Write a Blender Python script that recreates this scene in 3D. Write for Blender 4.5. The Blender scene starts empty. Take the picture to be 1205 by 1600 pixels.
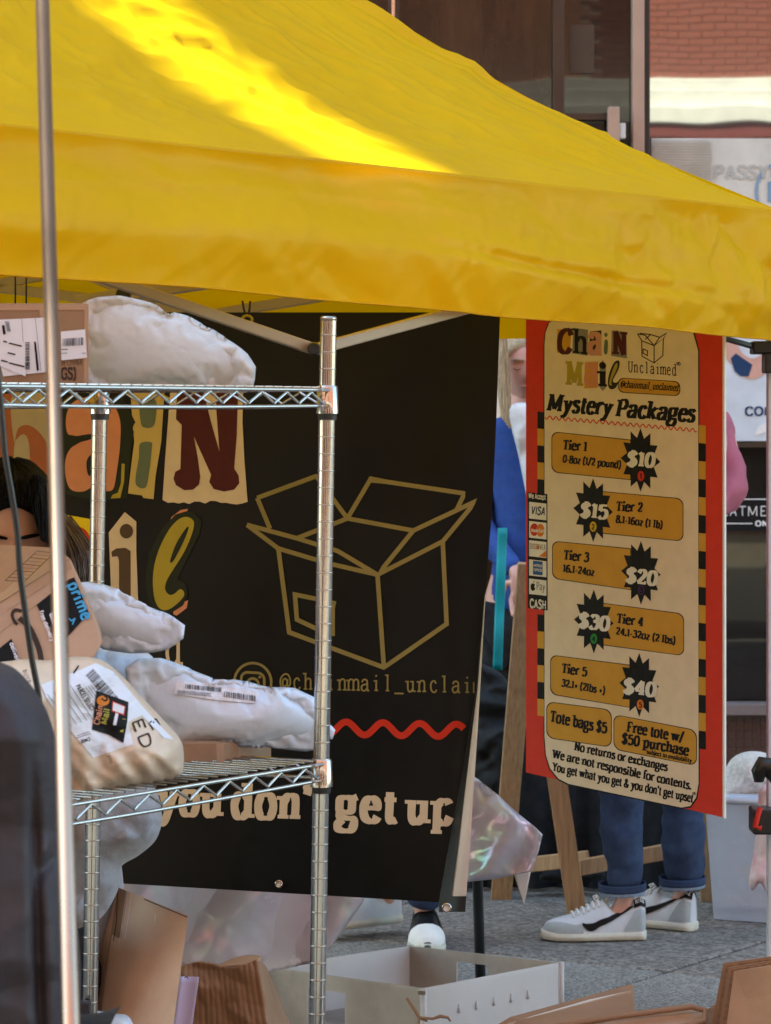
import bpy, bmesh, math, random
from mathutils import Vector, Matrix, noise, geometry
rad = math.radians
random.seed(7)
scene = bpy.context.scene
# ------------------------------------------------------------------ camera, light, exposure
F = 5000.0; HZ = 650.0; CX = 602.5; CH = 1.45        # focal length in photo pixels, horizon row, centre column, eye height
def P(px, py, d): return Vector(((px-CX)/F*d, d, CH-(py-HZ)/F*d))
cam = bpy.data.cameras.new('camera'); camo = bpy.data.objects.new('camera', cam)
scene.collection.objects.link(camo); scene.camera = camo
camo.location = (0, 0, CH); camo.rotation_euler = (rad(90), 0, 0)
cam.sensor_fit = 'HORIZONTAL'; cam.sensor_width = 36; cam.lens = F/1205*36
cam.shift_y = -150/1205; cam.clip_start = .05; cam.clip_end = 500
cam.dof.use_dof = True; cam.dof.focus_distance = 6.2; cam.dof.aperture_fstop = 20.0
SUN = Vector((-.87, .49, 1.43)).normalized()
w = bpy.data.worlds.new('World'); scene.world = w; w.use_nodes = True
nt = w.node_tree; sky = nt.nodes.new('ShaderNodeTexSky'); sky.sky_type = 'NISHITA'; sky.sun_disc = False
sky.sun_elevation = math.asin(SUN.z); sky.sun_rotation = math.atan2(SUN.x, SUN.y)
bg = nt.nodes['Background']; nt.links.new(sky.outputs[0], bg.inputs[0]); bg.inputs[1].default_value = .13
sl = bpy.data.lights.new('sun', 'SUN'); sl.energy = 5.0; sl.angle = rad(.53); sl.color = (1, .93, .82)
so = bpy.data.objects.new('sun', sl); scene.collection.objects.link(so); so.rotation_euler = SUN.to_track_quat('Z', 'Y').to_euler()
vs = scene.view_settings; vs.view_transform = 'Standard'; vs.look = 'None'; vs.gamma = 1; vs.use_curve_mapping = False
vs.exposure = 2.78
vs.use_white_balance = True; vs.white_balance_temperature = 7000; vs.white_balance_tint = -6
# ------------------------------------------------------------------ helpers
C = scene.collection
class MB:
    def __init__(s): s.v = []; s.f = []
    def add(s, vs, fs):
        n = len(s.v); s.v += [tuple(v) for v in vs]; s.f += [tuple(i+n for i in f) for f in fs]; return s
    def hexa(s, p):   # p0..3 one face, p4..7 the opposite
        return s.add(p, [(0,1,2,3),(7,6,5,4),(0,4,5,1),(1,5,6,2),(2,6,7,3),(3,7,4,0)])
    def box(s, a, b):
        x0,y0,z0 = a; x1,y1,z1 = b
        return s.hexa([(x0,y0,z0),(x1,y0,z0),(x1,y0,z1),(x0,y0,z1),(x0,y1,z0),(x1,y1,z0),(x1,y1,z1),(x0,y1,z1)])
    def bar(s, a, b, wd, th, side=None):  # rectangular bar from a to b
        a = Vector(a); b = Vector(b); t = (b-a).normalized(); sd = Vector(side) if side else Vector((1,0,0))
        sd = (sd - t*sd.dot(t)).normalized(); n = t.cross(sd)
        q = [sd*wd/2*i+n*th/2*j for i, j in ((-1,-1),(1,-1),(1,1),(-1,1))]
        return s.hexa([a+k for k in q]+[b+k for k in q])
    def tube(s, pts, r, n=8, cap=True):
        pts = [Vector(p) for p in pts]; rr = r if isinstance(r, (list, tuple)) else [r]*len(pts)
        t0 = (pts[1]-pts[0]).normalized(); up = Vector((0,0,1)) if abs(t0.z) < .9 else Vector((1,0,0))
        nx = t0.cross(up).normalized(); base = len(s.v)
        for i, p in enumerate(pts):
            t = (pts[min(i+1,len(pts)-1)]-pts[max(i-1,0)]).normalized()
            nx = (nx - t*nx.dot(t)).normalized(); ny = t.cross(nx)
            for k in range(n):
                a = 2*math.pi*k/n; s.v.append(tuple(p+(nx*math.cos(a)+ny*math.sin(a))*rr[i]))
        for i in range(len(pts)-1):
            for k in range(n):
                a = base+i*n+k; b = base+i*n+(k+1)%n; s.f.append((a,b,b+n,a+n))
        if cap:
            s.f.append(tuple(base+k for k in range(n))[::-1]); e = base+(len(pts)-1)*n; s.f.append(tuple(e+k for k in range(n)))
        return s
    def grid(s, nu, nv, fn):
        b = len(s.v)
        for j in range(nv+1):
            for i in range(nu+1): s.v.append(tuple(fn(i/nu, j/nv)))
        for j in range(nv):
            for i in range(nu):
                a = b+j*(nu+1)+i; s.f.append((a,a+1,a+nu+2,a+nu+1))
        return s
    def mesh(s, name, mats, smooth=True):
        me = bpy.data.meshes.new(name); me.from_pydata(s.v, [], s.f)
        for m in (mats if isinstance(mats, list) else [mats]): me.materials.append(m)
        me.polygons.foreach_set('use_smooth', [smooth]*len(me.polygons)); me.update(); return me
    def build(s, name, m, parent=None, smooth=True, bevel=0, solid=0, angle=None):
        o = bpy.data.objects.new(name, s.mesh(name, m, smooth)); C.objects.link(o); par(o, parent)
        if smooth and angle: o.data.set_sharp_from_angle(angle=rad(angle))
        if solid:
            k = o.modifiers.new('thickness', 'SOLIDIFY'); k.thickness = solid; k.offset = 0
        if bevel:
            k = o.modifiers.new('bevel', 'BEVEL'); k.width = bevel; k.segments = 2; k.limit_method = 'ANGLE'
        return o
def par(o, parent):
    if parent is None: return
    o.parent = parent
    o.matrix_parent_inverse = Matrix.Translation(parent.location).inverted()
def inst(name, mesh, loc, parent, rot=(0,0,0)):
    o = bpy.data.objects.new(name, mesh); C.objects.link(o); o.location = loc; o.rotation_euler = rot; par(o, parent); return o
def tag(o, label=None, cat=None, group=None, kind=None):
    if label: o['label'] = label
    if cat: o['category'] = cat
    if group: o['group'] = group
    if kind: o['kind'] = kind
    return o
def thing(name, label, cat, loc, group=None):
    o = bpy.data.objects.new(name, None); C.objects.link(o); o.location = loc; o.empty_display_size = .1
    return tag(o, label, cat, group)
def nz(p, s, seed=0): return noise.noise(Vector(p)*s+Vector((seed*7.3, seed*3.1, seed*5.7)))
def crease(p, s, seed=0):   # sharp folds
    return 1-min(1, abs(nz(p, s, seed))*3.2)

# ------------------------------------------------------------------ materials
def mat(name, col, rough=.6, metal=0, var=.12, vs_=8, bump=0, bs=60, ridged=0, rs=9, spec=.5, trans=0, tcol=None, col2=None, c2s=3, c2a=0,
        crink=0, crs=18, alpha=1, sheen=0, coat=0, stretch=None, film=0, dist=.002, sub=0):
    m = bpy.data.materials.new(name); m.use_nodes = True; n = m.node_tree.nodes; L = m.node_tree.links
    b = n['Principled BSDF']; out = n['Material Output']
    tc = n.new('ShaderNodeTexCoord'); co = tc.outputs['Object']
    if stretch:
        mp = n.new('ShaderNodeMapping'); mp.inputs['Scale'].default_value = stretch; L.new(co, mp.inputs[0]); co = mp.outputs[0]
    def nse(sc, det=5, typ=None, r=.55):
        x = n.new('ShaderNodeTexNoise'); x.inputs['Scale'].default_value = sc; x.inputs['Detail'].default_value = det; x.inputs['Roughness'].default_value = r
        if typ: x.noise_type = typ
        L.new(co, x.inputs['Vector']); return x.outputs[0]
    def mixc(f, a, c, mode='MIX'):
        x = n.new('ShaderNodeMix'); x.data_type = 'RGBA'; x.blend_type = mode
        for sock, v in ((x.inputs[0], f), (x.inputs[6], a), (x.inputs[7], c)):
            if hasattr(v, 'node'): L.new(v, sock)
            else: sock.default_value = v if isinstance(v, (int, float)) else (*v, 1)
        return x.outputs[2]
    def rng(v, a, c, lo=.3, hi=.7):
        x = n.new('ShaderNodeMapRange'); x.inputs[1].default_value = lo; x.inputs[2].default_value = hi
        x.inputs[3].default_value = a; x.inputs[4].default_value = c; L.new(v, x.inputs[0]); return x.outputs[0]
    c = mixc(rng(nse(vs_), 0, 1), tuple(k*(1-var) for k in col), tuple(min(1, k*(1+var)) for k in col))
    if col2: c = mixc(rng(nse(c2s, 6, r=.65), 0, c2a or .8, .48, .66), c, col2)
    L.new(c, b.inputs['Base Color'])
    b.inputs['Metallic'].default_value = metal; b.inputs['Specular IOR Level'].default_value = spec
    L.new(rng(nse(vs_*2.7), max(.02, rough*.8), min(1, rough*1.2)), b.inputs['Roughness'])
    b.inputs['Alpha'].default_value = alpha; b.inputs['Sheen Weight'].default_value = sheen; b.inputs['Coat Weight'].default_value = coat
    b.inputs['Transmission Weight'].default_value = trans
    if sub: b.inputs['Subsurface Weight'].default_value = sub; b.inputs['Subsurface Scale'].default_value = .01
    if film:
        b.inputs['Thin Film IOR'].default_value = 1.9
        L.new(rng(nse(film, 2), 280, 760, .25, .75), b.inputs['Thin Film Thickness'])
    h = None
    if bump:
        x = n.new('ShaderNodeBump'); x.inputs['Strength'].default_value = bump; x.inputs['Distance'].default_value = dist
        L.new(nse(bs, 4), x.inputs['Height']); h = x.outputs[0]
    if ridged:
        x = n.new('ShaderNodeBump'); x.inputs['Strength'].default_value = ridged; x.inputs['Distance'].default_value = .006
        L.new(nse(rs, 3, 'RIDGED_MULTIFRACTAL'), x.inputs['Height'])
        if h: L.new(h, x.inputs['Normal'])
        h = x.outputs[0]
    if crink:
        wn = n.new('ShaderNodeTexNoise'); wn.inputs['Scale'].default_value = crs*.4; L.new(co, wn.inputs['Vector'])
        av = n.new('ShaderNodeVectorMath'); av.operation = 'MULTIPLY_ADD'; av.inputs[1].default_value = (.07,.07,.07); L.new(wn.outputs[1], av.inputs[0]); L.new(co, av.inputs[2])
        for sc_, st_ in ((crs, 1.0), (crs*2.6, .6)):
            vo = n.new('ShaderNodeTexVoronoi'); vo.inputs['Scale'].default_value = sc_; vo.feature = 'DISTANCE_TO_EDGE'; L.new(av.outputs[0], vo.inputs['Vector'])
            x = n.new('ShaderNodeBump'); x.inputs['Strength'].default_value = crink*st_; x.inputs['Distance'].default_value = .12/sc_
            L.new(vo.outputs['Distance'], x.inputs['Height'])
            if h: L.new(h, x.inputs['Normal'])
            h = x.outputs[0]
    if h: L.new(h, b.inputs['Normal'])
    if tcol:
        t = n.new('ShaderNodeBsdfTranslucent'); t.inputs[0].default_value = (*tcol, 1)
        if h: L.new(h, t.inputs['Normal'])
        mx = n.new('ShaderNodeMixShader'); mx.inputs[0].default_value = tcol and .42
        L.new(b.outputs[0], mx.inputs[1]); L.new(t.outputs[0], mx.inputs[2]); L.new(mx.outputs[0], out.inputs[0])
    return m
M = {}
M['canopy'] = mat('canopy_fabric', (.82,.51,.004), .48, var=.05, vs_=3, bump=.12, bs=900, ridged=.3, rs=5, tcol=(.92,.51,.004), spec=.2)
M['bar'] = mat('cream_bar', (.42,.35,.25), .45, var=.08)
M['blackplastic'] = mat('black_plastic', (.012,.012,.013), .35)
M['chrome'] = mat('chrome', (.52,.50,.49), .13, 1, var=.06, vs_=14, bump=.05, bs=30)
M['steel'] = mat('polished_pole', (.50,.33,.23), .3, 1, var=.25, vs_=2.2, bump=.1, bs=8)
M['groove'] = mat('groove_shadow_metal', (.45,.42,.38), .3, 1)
M['vinyl'] = mat('black_vinyl', (.006,.0055,.005), .36, var=.15, bump=.12, bs=6, dist=.01, spec=.2)
M['vinylwhite'] = mat('white_vinyl_back', (.62,.57,.54), .5, var=.06, bump=.1, bs=30)
M['vblack'] = mat('hem_black', (.01,.01,.01), .5)
def ink(name, c, r=.45): 
    M[name] = mat('ink_'+name, c, .6, var=.05, vs_=30, spec=.15); return M[name]
for nme, c in dict(olive=(.25,.21,.08), beige=(.64,.54,.41), salmon=(.62,.27,.16), terra=(.36,.12,.06), patch=(.42,.36,.25), maroon=(.075,.015,.017),
    greeng=(.13,.17,.12), paleyel=(.55,.43,.16), yellow=(.60,.42,.03), mustard=(.40,.33,.05), dkgreen=(.022,.028,.018), brownink=(.09,.06,.04), red=(.55,.035,.02),
    signred=(.62,.045,.03), cream=(.76,.66,.52), ochre=(.60,.33,.05), black=(.010,.009,.009), white=(.78,.76,.72), blue=(.03,.10,.32), brightblue=(.07,.35,.62),
    green=(.03,.25,.05), purple=(.05,.02,.09), orange=(.65,.2,.03), grey=(.25,.24,.23), cardink=(.045,.03,.022), navy=(.02,.05,.12), labelwhite=(.72,.72,.76), pinkink=(.6,.3,.25), brightyel=(.75,.6,.03)).items(): ink(nme, c)
M['mailer'] = mat('grey_white_poly', (.64,.74,.88), .27, var=.05, crink=.3, crs=16, spec=.5)
M['mailerw'] = mat('white_poly', (.84,.87,.92), .3, var=.05, crink=.3, crs=17, spec=.5, tcol=(.7,.66,.5))
M['beigemail'] = mat('beige_poly', (.68,.54,.41), .36, var=.06, crink=.25, crs=15)
M['card'] = mat('cardboard', (.29,.165,.092), .75, var=.12, vs_=6, bump=.25, bs=70, ridged=.12, rs=6, col2=(.25,.13,.07), c2s=5, c2a=.4)
M['card2'] = mat('cardboard_pale', (.44,.28,.18), .7, var=.1, vs_=7, bump=.25, bs=60, ridged=.2, rs=7, col2=(.25,.15,.09), c2s=4, c2a=.4)
M['card3'] = mat('cardboard_tan', (.64,.43,.30), .7, var=.1, vs_=7, bump=.25, bs=60, col2=(.42,.26,.17), c2s=4, c2a=.4)
M['cardedge'] = mat('cardboard_edge', (.24,.13,.075), .85, var=.25, vs_=120, bump=.5, bs=300)
M['tape'] = mat('clear_tape', (.42,.26,.16), .18, var=.1, bump=.4, bs=50, coat=.6)
M['paper'] = mat('paper', (.72,.72,.78), .6, var=.03, bump=.15, bs=30)
M['lilac'] = mat('lilac_paper', (.55,.48,.72), .6, var=.04)
M['holo'] = mat('iridescent_film', (.86,.82,.88), .24, .1, var=.05, vs_=5, crink=.12, crs=9, film=2.5, tcol=(.7,.62,.7), col2=(.55,.62,.60), c2s=3, c2a=.5)
M['jacket'] = mat('slate_nylon', (.038,.033,.040), .6, var=.15, bump=.3, bs=25, ridged=.15, rs=5, dist=.004, spec=.3)
M['hoodie'] = mat('heather_fleece', (.30,.31,.35), .95, var=.15, vs_=60, bump=.5, bs=350, sheen=.3)
M['skin'] = mat('skin', (.52,.27,.17), .5, var=.08, vs_=20, bump=.15, bs=250, sub=.1)
M['skinpale'] = mat('skin_pale', (.62,.34,.26), .5, var=.08, vs_=20, bump=.1, bs=250, sub=.1)
M['hairblack'] = mat('hair_black', (.003,.0025,.0025), .6, spec=.12, var=.5, vs_=90, bump=.8, bs=160, stretch=(3,3,.3))
M['hairbrown'] = mat('hair_brown', (.07,.04,.02), .4, var=.5, vs_=90, bump=.8, bs=160, stretch=(3,3,.3))
M['hairblond'] = mat('hair_blond', (.42,.30,.17), .45, var=.4, vs_=60, bump=.8, bs=160, stretch=(3,3,.3))
M['bluecloth'] = mat('blue_knit', (.018,.06,.25), .9, var=.15, vs_=20, bump=.4, bs=200)
M['pinkcloth'] = mat('pink_sweat', (.40,.11,.16), .9, var=.1, vs_=20, bump=.4, bs=250, ridged=.2, rs=5)
M['whitecloth'] = mat('white_cloth', (.6,.58,.58), .9, var=.08, bump=.3, bs=100)
M['denim'] = mat('denim', (.017,.034,.085), .9, var=.3, vs_=14, bump=.6, bs=500, ridged=.3, rs=9, col2=(.035,.065,.135), c2s=6, c2a=.6)
M['denimlight'] = mat('denim_inside', (.22,.28,.38), .9, var=.2, vs_=60, bump=.5, bs=400)
M['shoewhite'] = mat('shoe_nylon', (.60,.63,.67), .7, var=.05, bump=.3, bs=400)
M['suede'] = mat('grey_suede', (.38,.42,.43), .95, var=.1, vs_=40, bump=.3, bs=300)
M['sole'] = mat('cream_rubber', (.62,.60,.50), .6, var=.07, vs_=30, bump=.2, bs=100, col2=(.4,.38,.3), c2s=20, c2a=.4)
M['wood'] = mat('pine', (.40,.23,.11), .6, var=.25, vs_=9, stretch=(14,14,1), bump=.15, bs=20)
M['blackcloth'] = mat('black_cloth', (.008,.008,.009), .9, var=.3, bump=.4, bs=40)
M['teal'] = mat('teal_strap', (.01,.30,.32), .6, var=.15)
M['tub'] = mat('frosted_tub', (.74,.81,.92), .25, var=.06, bump=.1, bs=8, trans=.0, alpha=.38)
M['tubrim'] = mat('tub_rim', (.55,.62,.72), .35)
M['knit'] = mat('white_knit', (.66,.63,.58), .95, var=.2, vs_=90, bump=.7, bs=120, crink=1.0, crs=55)
M['crate'] = mat('corrugated_plastic', (.84,.83,.83), .4, var=.07, vs_=6, bump=.2, bs=10, tcol=(.75,.74,.74), col2=(.6,.54,.46), c2s=4, c2a=.3)
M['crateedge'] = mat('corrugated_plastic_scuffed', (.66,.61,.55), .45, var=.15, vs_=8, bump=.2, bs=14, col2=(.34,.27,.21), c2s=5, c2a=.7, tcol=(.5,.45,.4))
M['pinkgarment'] = mat('pink_print_cloth', (.80,.72,.76), .85, var=.08, vs_=14, col2=(.72,.36,.46), c2s=16, c2a=.7)
# pavement
def paving(name, col, speck):
    m = mat(name, col, .85, var=.16, vs_=2.5, bump=.8, bs=speck*1.6, dist=.006, col2=tuple(k*.35 for k in col), c2s=speck, c2a=.9)
    n = m.node_tree.nodes; L = m.node_tree.links; tc = n.new('ShaderNodeTexCoord'); vo = n.new('ShaderNodeTexVoronoi'); vo.inputs['Scale'].default_value = speck*.9; L.new(tc.outputs['Object'], vo.inputs['Vector'])
    mr = n.new('ShaderNodeMapRange'); mr.inputs[1].default_value = .0; mr.inputs[2].default_value = 1; mr.inputs[3].default_value = .55; mr.inputs[4].default_value = 1.5; sp_ = n.new('ShaderNodeSeparateColor'); L.new(vo.outputs['Color'], sp_.inputs[0]); L.new(sp_.outputs[0], mr.inputs[0])
    b = n['Principled BSDF']; src = b.inputs['Base Color'].links[0].from_socket; vm = n.new('ShaderNodeVectorMath'); vm.operation = 'SCALE'; L.new(src, vm.inputs[0]); L.new(mr.outputs[0], vm.inputs['Scale']); L.new(vm.outputs[0], b.inputs['Base Color']); return m
M['aggregate'] = paving('exposed_aggregate', (.215,.19,.165), 85)
M['smoothpave'] = paving('smooth_concrete', (.265,.25,.225), 170)
M['joint'] = mat('joint_dirt', (.035,.032,.03), .95, var=.3, vs_=50, bump=.5)
M['asphalt'] = mat('asphalt', (.05,.05,.05), .9, var=.2, vs_=40, bump=.5, bs=200)
# facade
def glassy(name, col, col2, fac, stretch=(1,1,1)):
    m = mat(name, col, .12, var=.3, vs_=2.5, col2=col2, c2s=1.6, c2a=.9, stretch=stretch, spec=.2)
    n = m.node_tree.nodes; L = m.node_tree.links; g = n.new('ShaderNodeBsdfGlossy'); g.inputs['Roughness'].default_value = .015; g.inputs[0].default_value = (.85,.85,.82,1)
    tc = n.new('ShaderNodeTexCoord'); ns = n.new('ShaderNodeTexNoise'); ns.inputs['Scale'].default_value = 2.2; ns.inputs['Detail'].default_value = 1
    L.new(tc.outputs['Object'], ns.inputs[0]); bp = n.new('ShaderNodeBump'); bp.inputs['Strength'].default_value = .25; bp.inputs['Distance'].default_value = .0022
    L.new(ns.outputs[0], bp.inputs['Height']); L.new(bp.outputs[0], g.inputs['Normal'])
    mx = n.new('ShaderNodeMixShader'); mx.inputs[0].default_value = fac
    L.new(n['Principled BSDF'].outputs[0], mx.inputs[1]); L.new(g.outputs[0], mx.inputs[2]); L.new(mx.outputs[0], n['Material Output'].inputs[0]); return m
M['brownpane'] = glassy('painted_reflection_glass', (.014,.007,.005), (.05,.024,.011), .02, (3,1,.5))  # brown streaks of a street reflection, painted into the pane colour
M['darkpane'] = glassy('dark_glass', (.006,.005,.005), (.018,.013,.011), .03)
M['mirrorpane'] = glassy('reflective_glass', (.02,.02,.02), (.05,.05,.05), .42)
M['bronze'] = mat('bronze_mullion', (.06,.045,.035), .35, .6, var=.1)
M['tanframe'] = mat('tan_frame', (.42,.27,.19), .5, var=.06)
M['tile'] = mat('brown_tile', (.075,.035,.028), .25, var=.4, vs_=14, bump=.2, bs=60)
M['grout'] = mat('grout', (.30,.25,.22), .9)
M['stonewall'] = mat('render_wall', (.33,.28,.24), .85, var=.1, vs_=1.5, bump=.3, bs=40)
M['ledge'] = mat('ledge_stone', (.16,.12,.11), .7)
M['brick'] = mat('brick', (.25,.07,.048), .85, var=.35, vs_=3.5, bump=.5, bs=60, col2=(.36,.17,.10), c2s=2.3, c2a=.8)
M['mortar'] = mat('mortar', (.62,.52,.42), .9, var=.1)
M['cornice'] = mat('white_painted_stone', (.62,.60,.57), .7, var=.08)
M['maroonpaint'] = mat('maroon_paint', (.15,.035,.035), .6)
M['brickfar'] = mat('brick_plain', (.38,.14,.085), .9, var=.2, vs_=9)

# ------------------------------------------------------------------ px plane map, printed shapes, lettering
class Plane:
    def __init__(s, a, b, c):     # three (px,py,depth)
        m = Matrix(((1,a[0],a[1]),(1,b[0],b[1]),(1,c[0],c[1]))); r = m.inverted() @ Vector((1/a[2],1/b[2],1/c[2])); s.k = r
    def d(s, px, py): return 1/(s.k[0]+s.k[1]*px+s.k[2]*py)
    def __call__(s, px, py, off=0): return P(px, py, s.d(px, py)-off)
def catmull(pts, n=6, closed=False):
    out = []; N = len(pts); R = range(N if closed else N-1)
    for i in R:
        g = (lambda k: pts[k % N]) if closed else (lambda k: pts[max(0, min(N-1, k))])
        p0,p1,p2,p3 = g(i-1),g(i),g(i+1),g(i+2)
        for j in range(n):
            t = j/n; out.append(tuple(.5*((2*p1[k])+(-p0[k]+p2[k])*t+(2*p0[k]-5*p1[k]+4*p2[k]-p3[k])*t*t+(-p0[k]+3*p1[k]-3*p2[k]+p3[k])*t**3) for k in (0,1)))
    if not closed: out.append(tuple(pts[-1]))
    return out
class Ink:
    def __init__(s, off=.0008): s.off = off; s.t = []; s.k = 0     # triangles in px space: (p,q,r,offset)
    def _o(s): s.k += 1; return s.off+(s.k % 12)*.00001
    def poly(s, pts):
        o = s._o(); pts = [tuple(p) for p in pts]
        for a,b,c in geometry.tessellate_polygon([[Vector((*p,0)) for p in pts]]): s.t.append((pts[a],pts[b],pts[c],o))
        return s
    def ribbon(s, pts, w, closed=False, w2=None, fn=None):
        o = s._o(); n = len(pts); L = []; R = []
        for i in range(n):
            a = pts[(i-1) % n] if closed else pts[max(0,i-1)]; b = pts[(i+1) % n] if closed else pts[min(n-1,i+1)]
            tx, ty = b[0]-a[0], b[1]-a[1]; l = math.hypot(tx, ty) or 1; tx /= l; ty /= l
            h = (fn(tx, ty) if fn else w)/2
            # miter
            if 0 < i < n-1 or closed:
                ax, ay = pts[i][0]-a[0], pts[i][1]-a[1]; la = math.hypot(ax, ay) or 1; cs = max(.5, abs(ax/la*tx+ay/la*ty)); h /= cs
            L.append((pts[i][0]-ty*h, pts[i][1]+tx*h)); R.append((pts[i][0]+ty*h, pts[i][1]-tx*h))
        for i in range(n if closed else n-1):
            j = (i+1) % n; s.t.append((L[i],R[i],R[j],o)); s.t.append((L[i],R[j],L[j],o))
        return s
    def disc(s, x, y, rx, ry=None, n=20): return s.poly([(x+rx*math.cos(2*math.pi*i/n), y+(ry or rx)*math.sin(2*math.pi*i/n)) for i in range(n)])
    def build(s, name, m, parent, mp, maxe=None, label=None):
        T = s.t
        if maxe:
            out = []; st = list(T)
            while st:
                a,b,c,o = st.pop(); e = [math.dist(a,b), math.dist(b,c), math.dist(c,a)]; k = max(e)
                if k <= maxe: out.append((a,b,c,o)); continue
                i = e.index(k)
                if i == 1: a,b,c = b,c,a
                if i == 2: a,b,c = c,a,b
                mm = ((a[0]+b[0])/2, (a[1]+b[1])/2); st.append((a,mm,c,o)); st.append((mm,b,c,o))
            T = out
        idx = {}; v = []; f = []
        for a,b,c,o in T:
            q = []
            for p in (a,b,c):
                key = (round(p[0],3), round(p[1],3), round(o,6))
                if key not in idx: idx[key] = len(v); v.append(tuple(mp(p[0],p[1],o)))
                q.append(idx[key])
            if len(set(q)) == 3:
                ar = (b[0]-a[0])*(c[1]-a[1])-(b[1]-a[1])*(c[0]-a[0])
                f.append(tuple(q) if ar > 0 else (q[0],q[2],q[1]))
        me = bpy.data.meshes.new(name); me.from_pydata(v, [], f); me.materials.append(m); me.update()
        o = bpy.data.objects.new(name, me); C.objects.link(o); par(o, parent)
        if label: o['label'] = label
        return o
def rrect(x0, x1, ytl, ytr, ybl, ybr, r, g=0, corners='1111', n=6):
    """rounded quad in px; y of the four corners given; g grows it; corners: tl tr br bl"""
    x0 -= g; x1 += g; W = x1-x0; H = (ybl+ybr-ytl-ytr)/2+2*g; pts = []
    cs = ((r,r,180),(W-r,r,270),(W-r,H-r,0),(r,H-r,90)); sq = ((0,0),(W,0),(W,H),(0,H))
    for k,(cx,cy,a0) in enumerate(cs):
        if corners[k] == '0': pts.append(sq[k]); continue
        for i in range(n+1):
            a = rad(a0+90*i/n); pts.append((cx+r*math.cos(a), cy+r*math.sin(a)))
    out = []
    for x, y in pts:
        u, v = x/W, y/H; top = (ytl-g)*(1-u)+(ytr-g)*u; bot = (ybl+g)*(1-u)+(ybr+g)*u; out.append((x0+x, top*(1-v)+bot*v))
    return out
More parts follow.
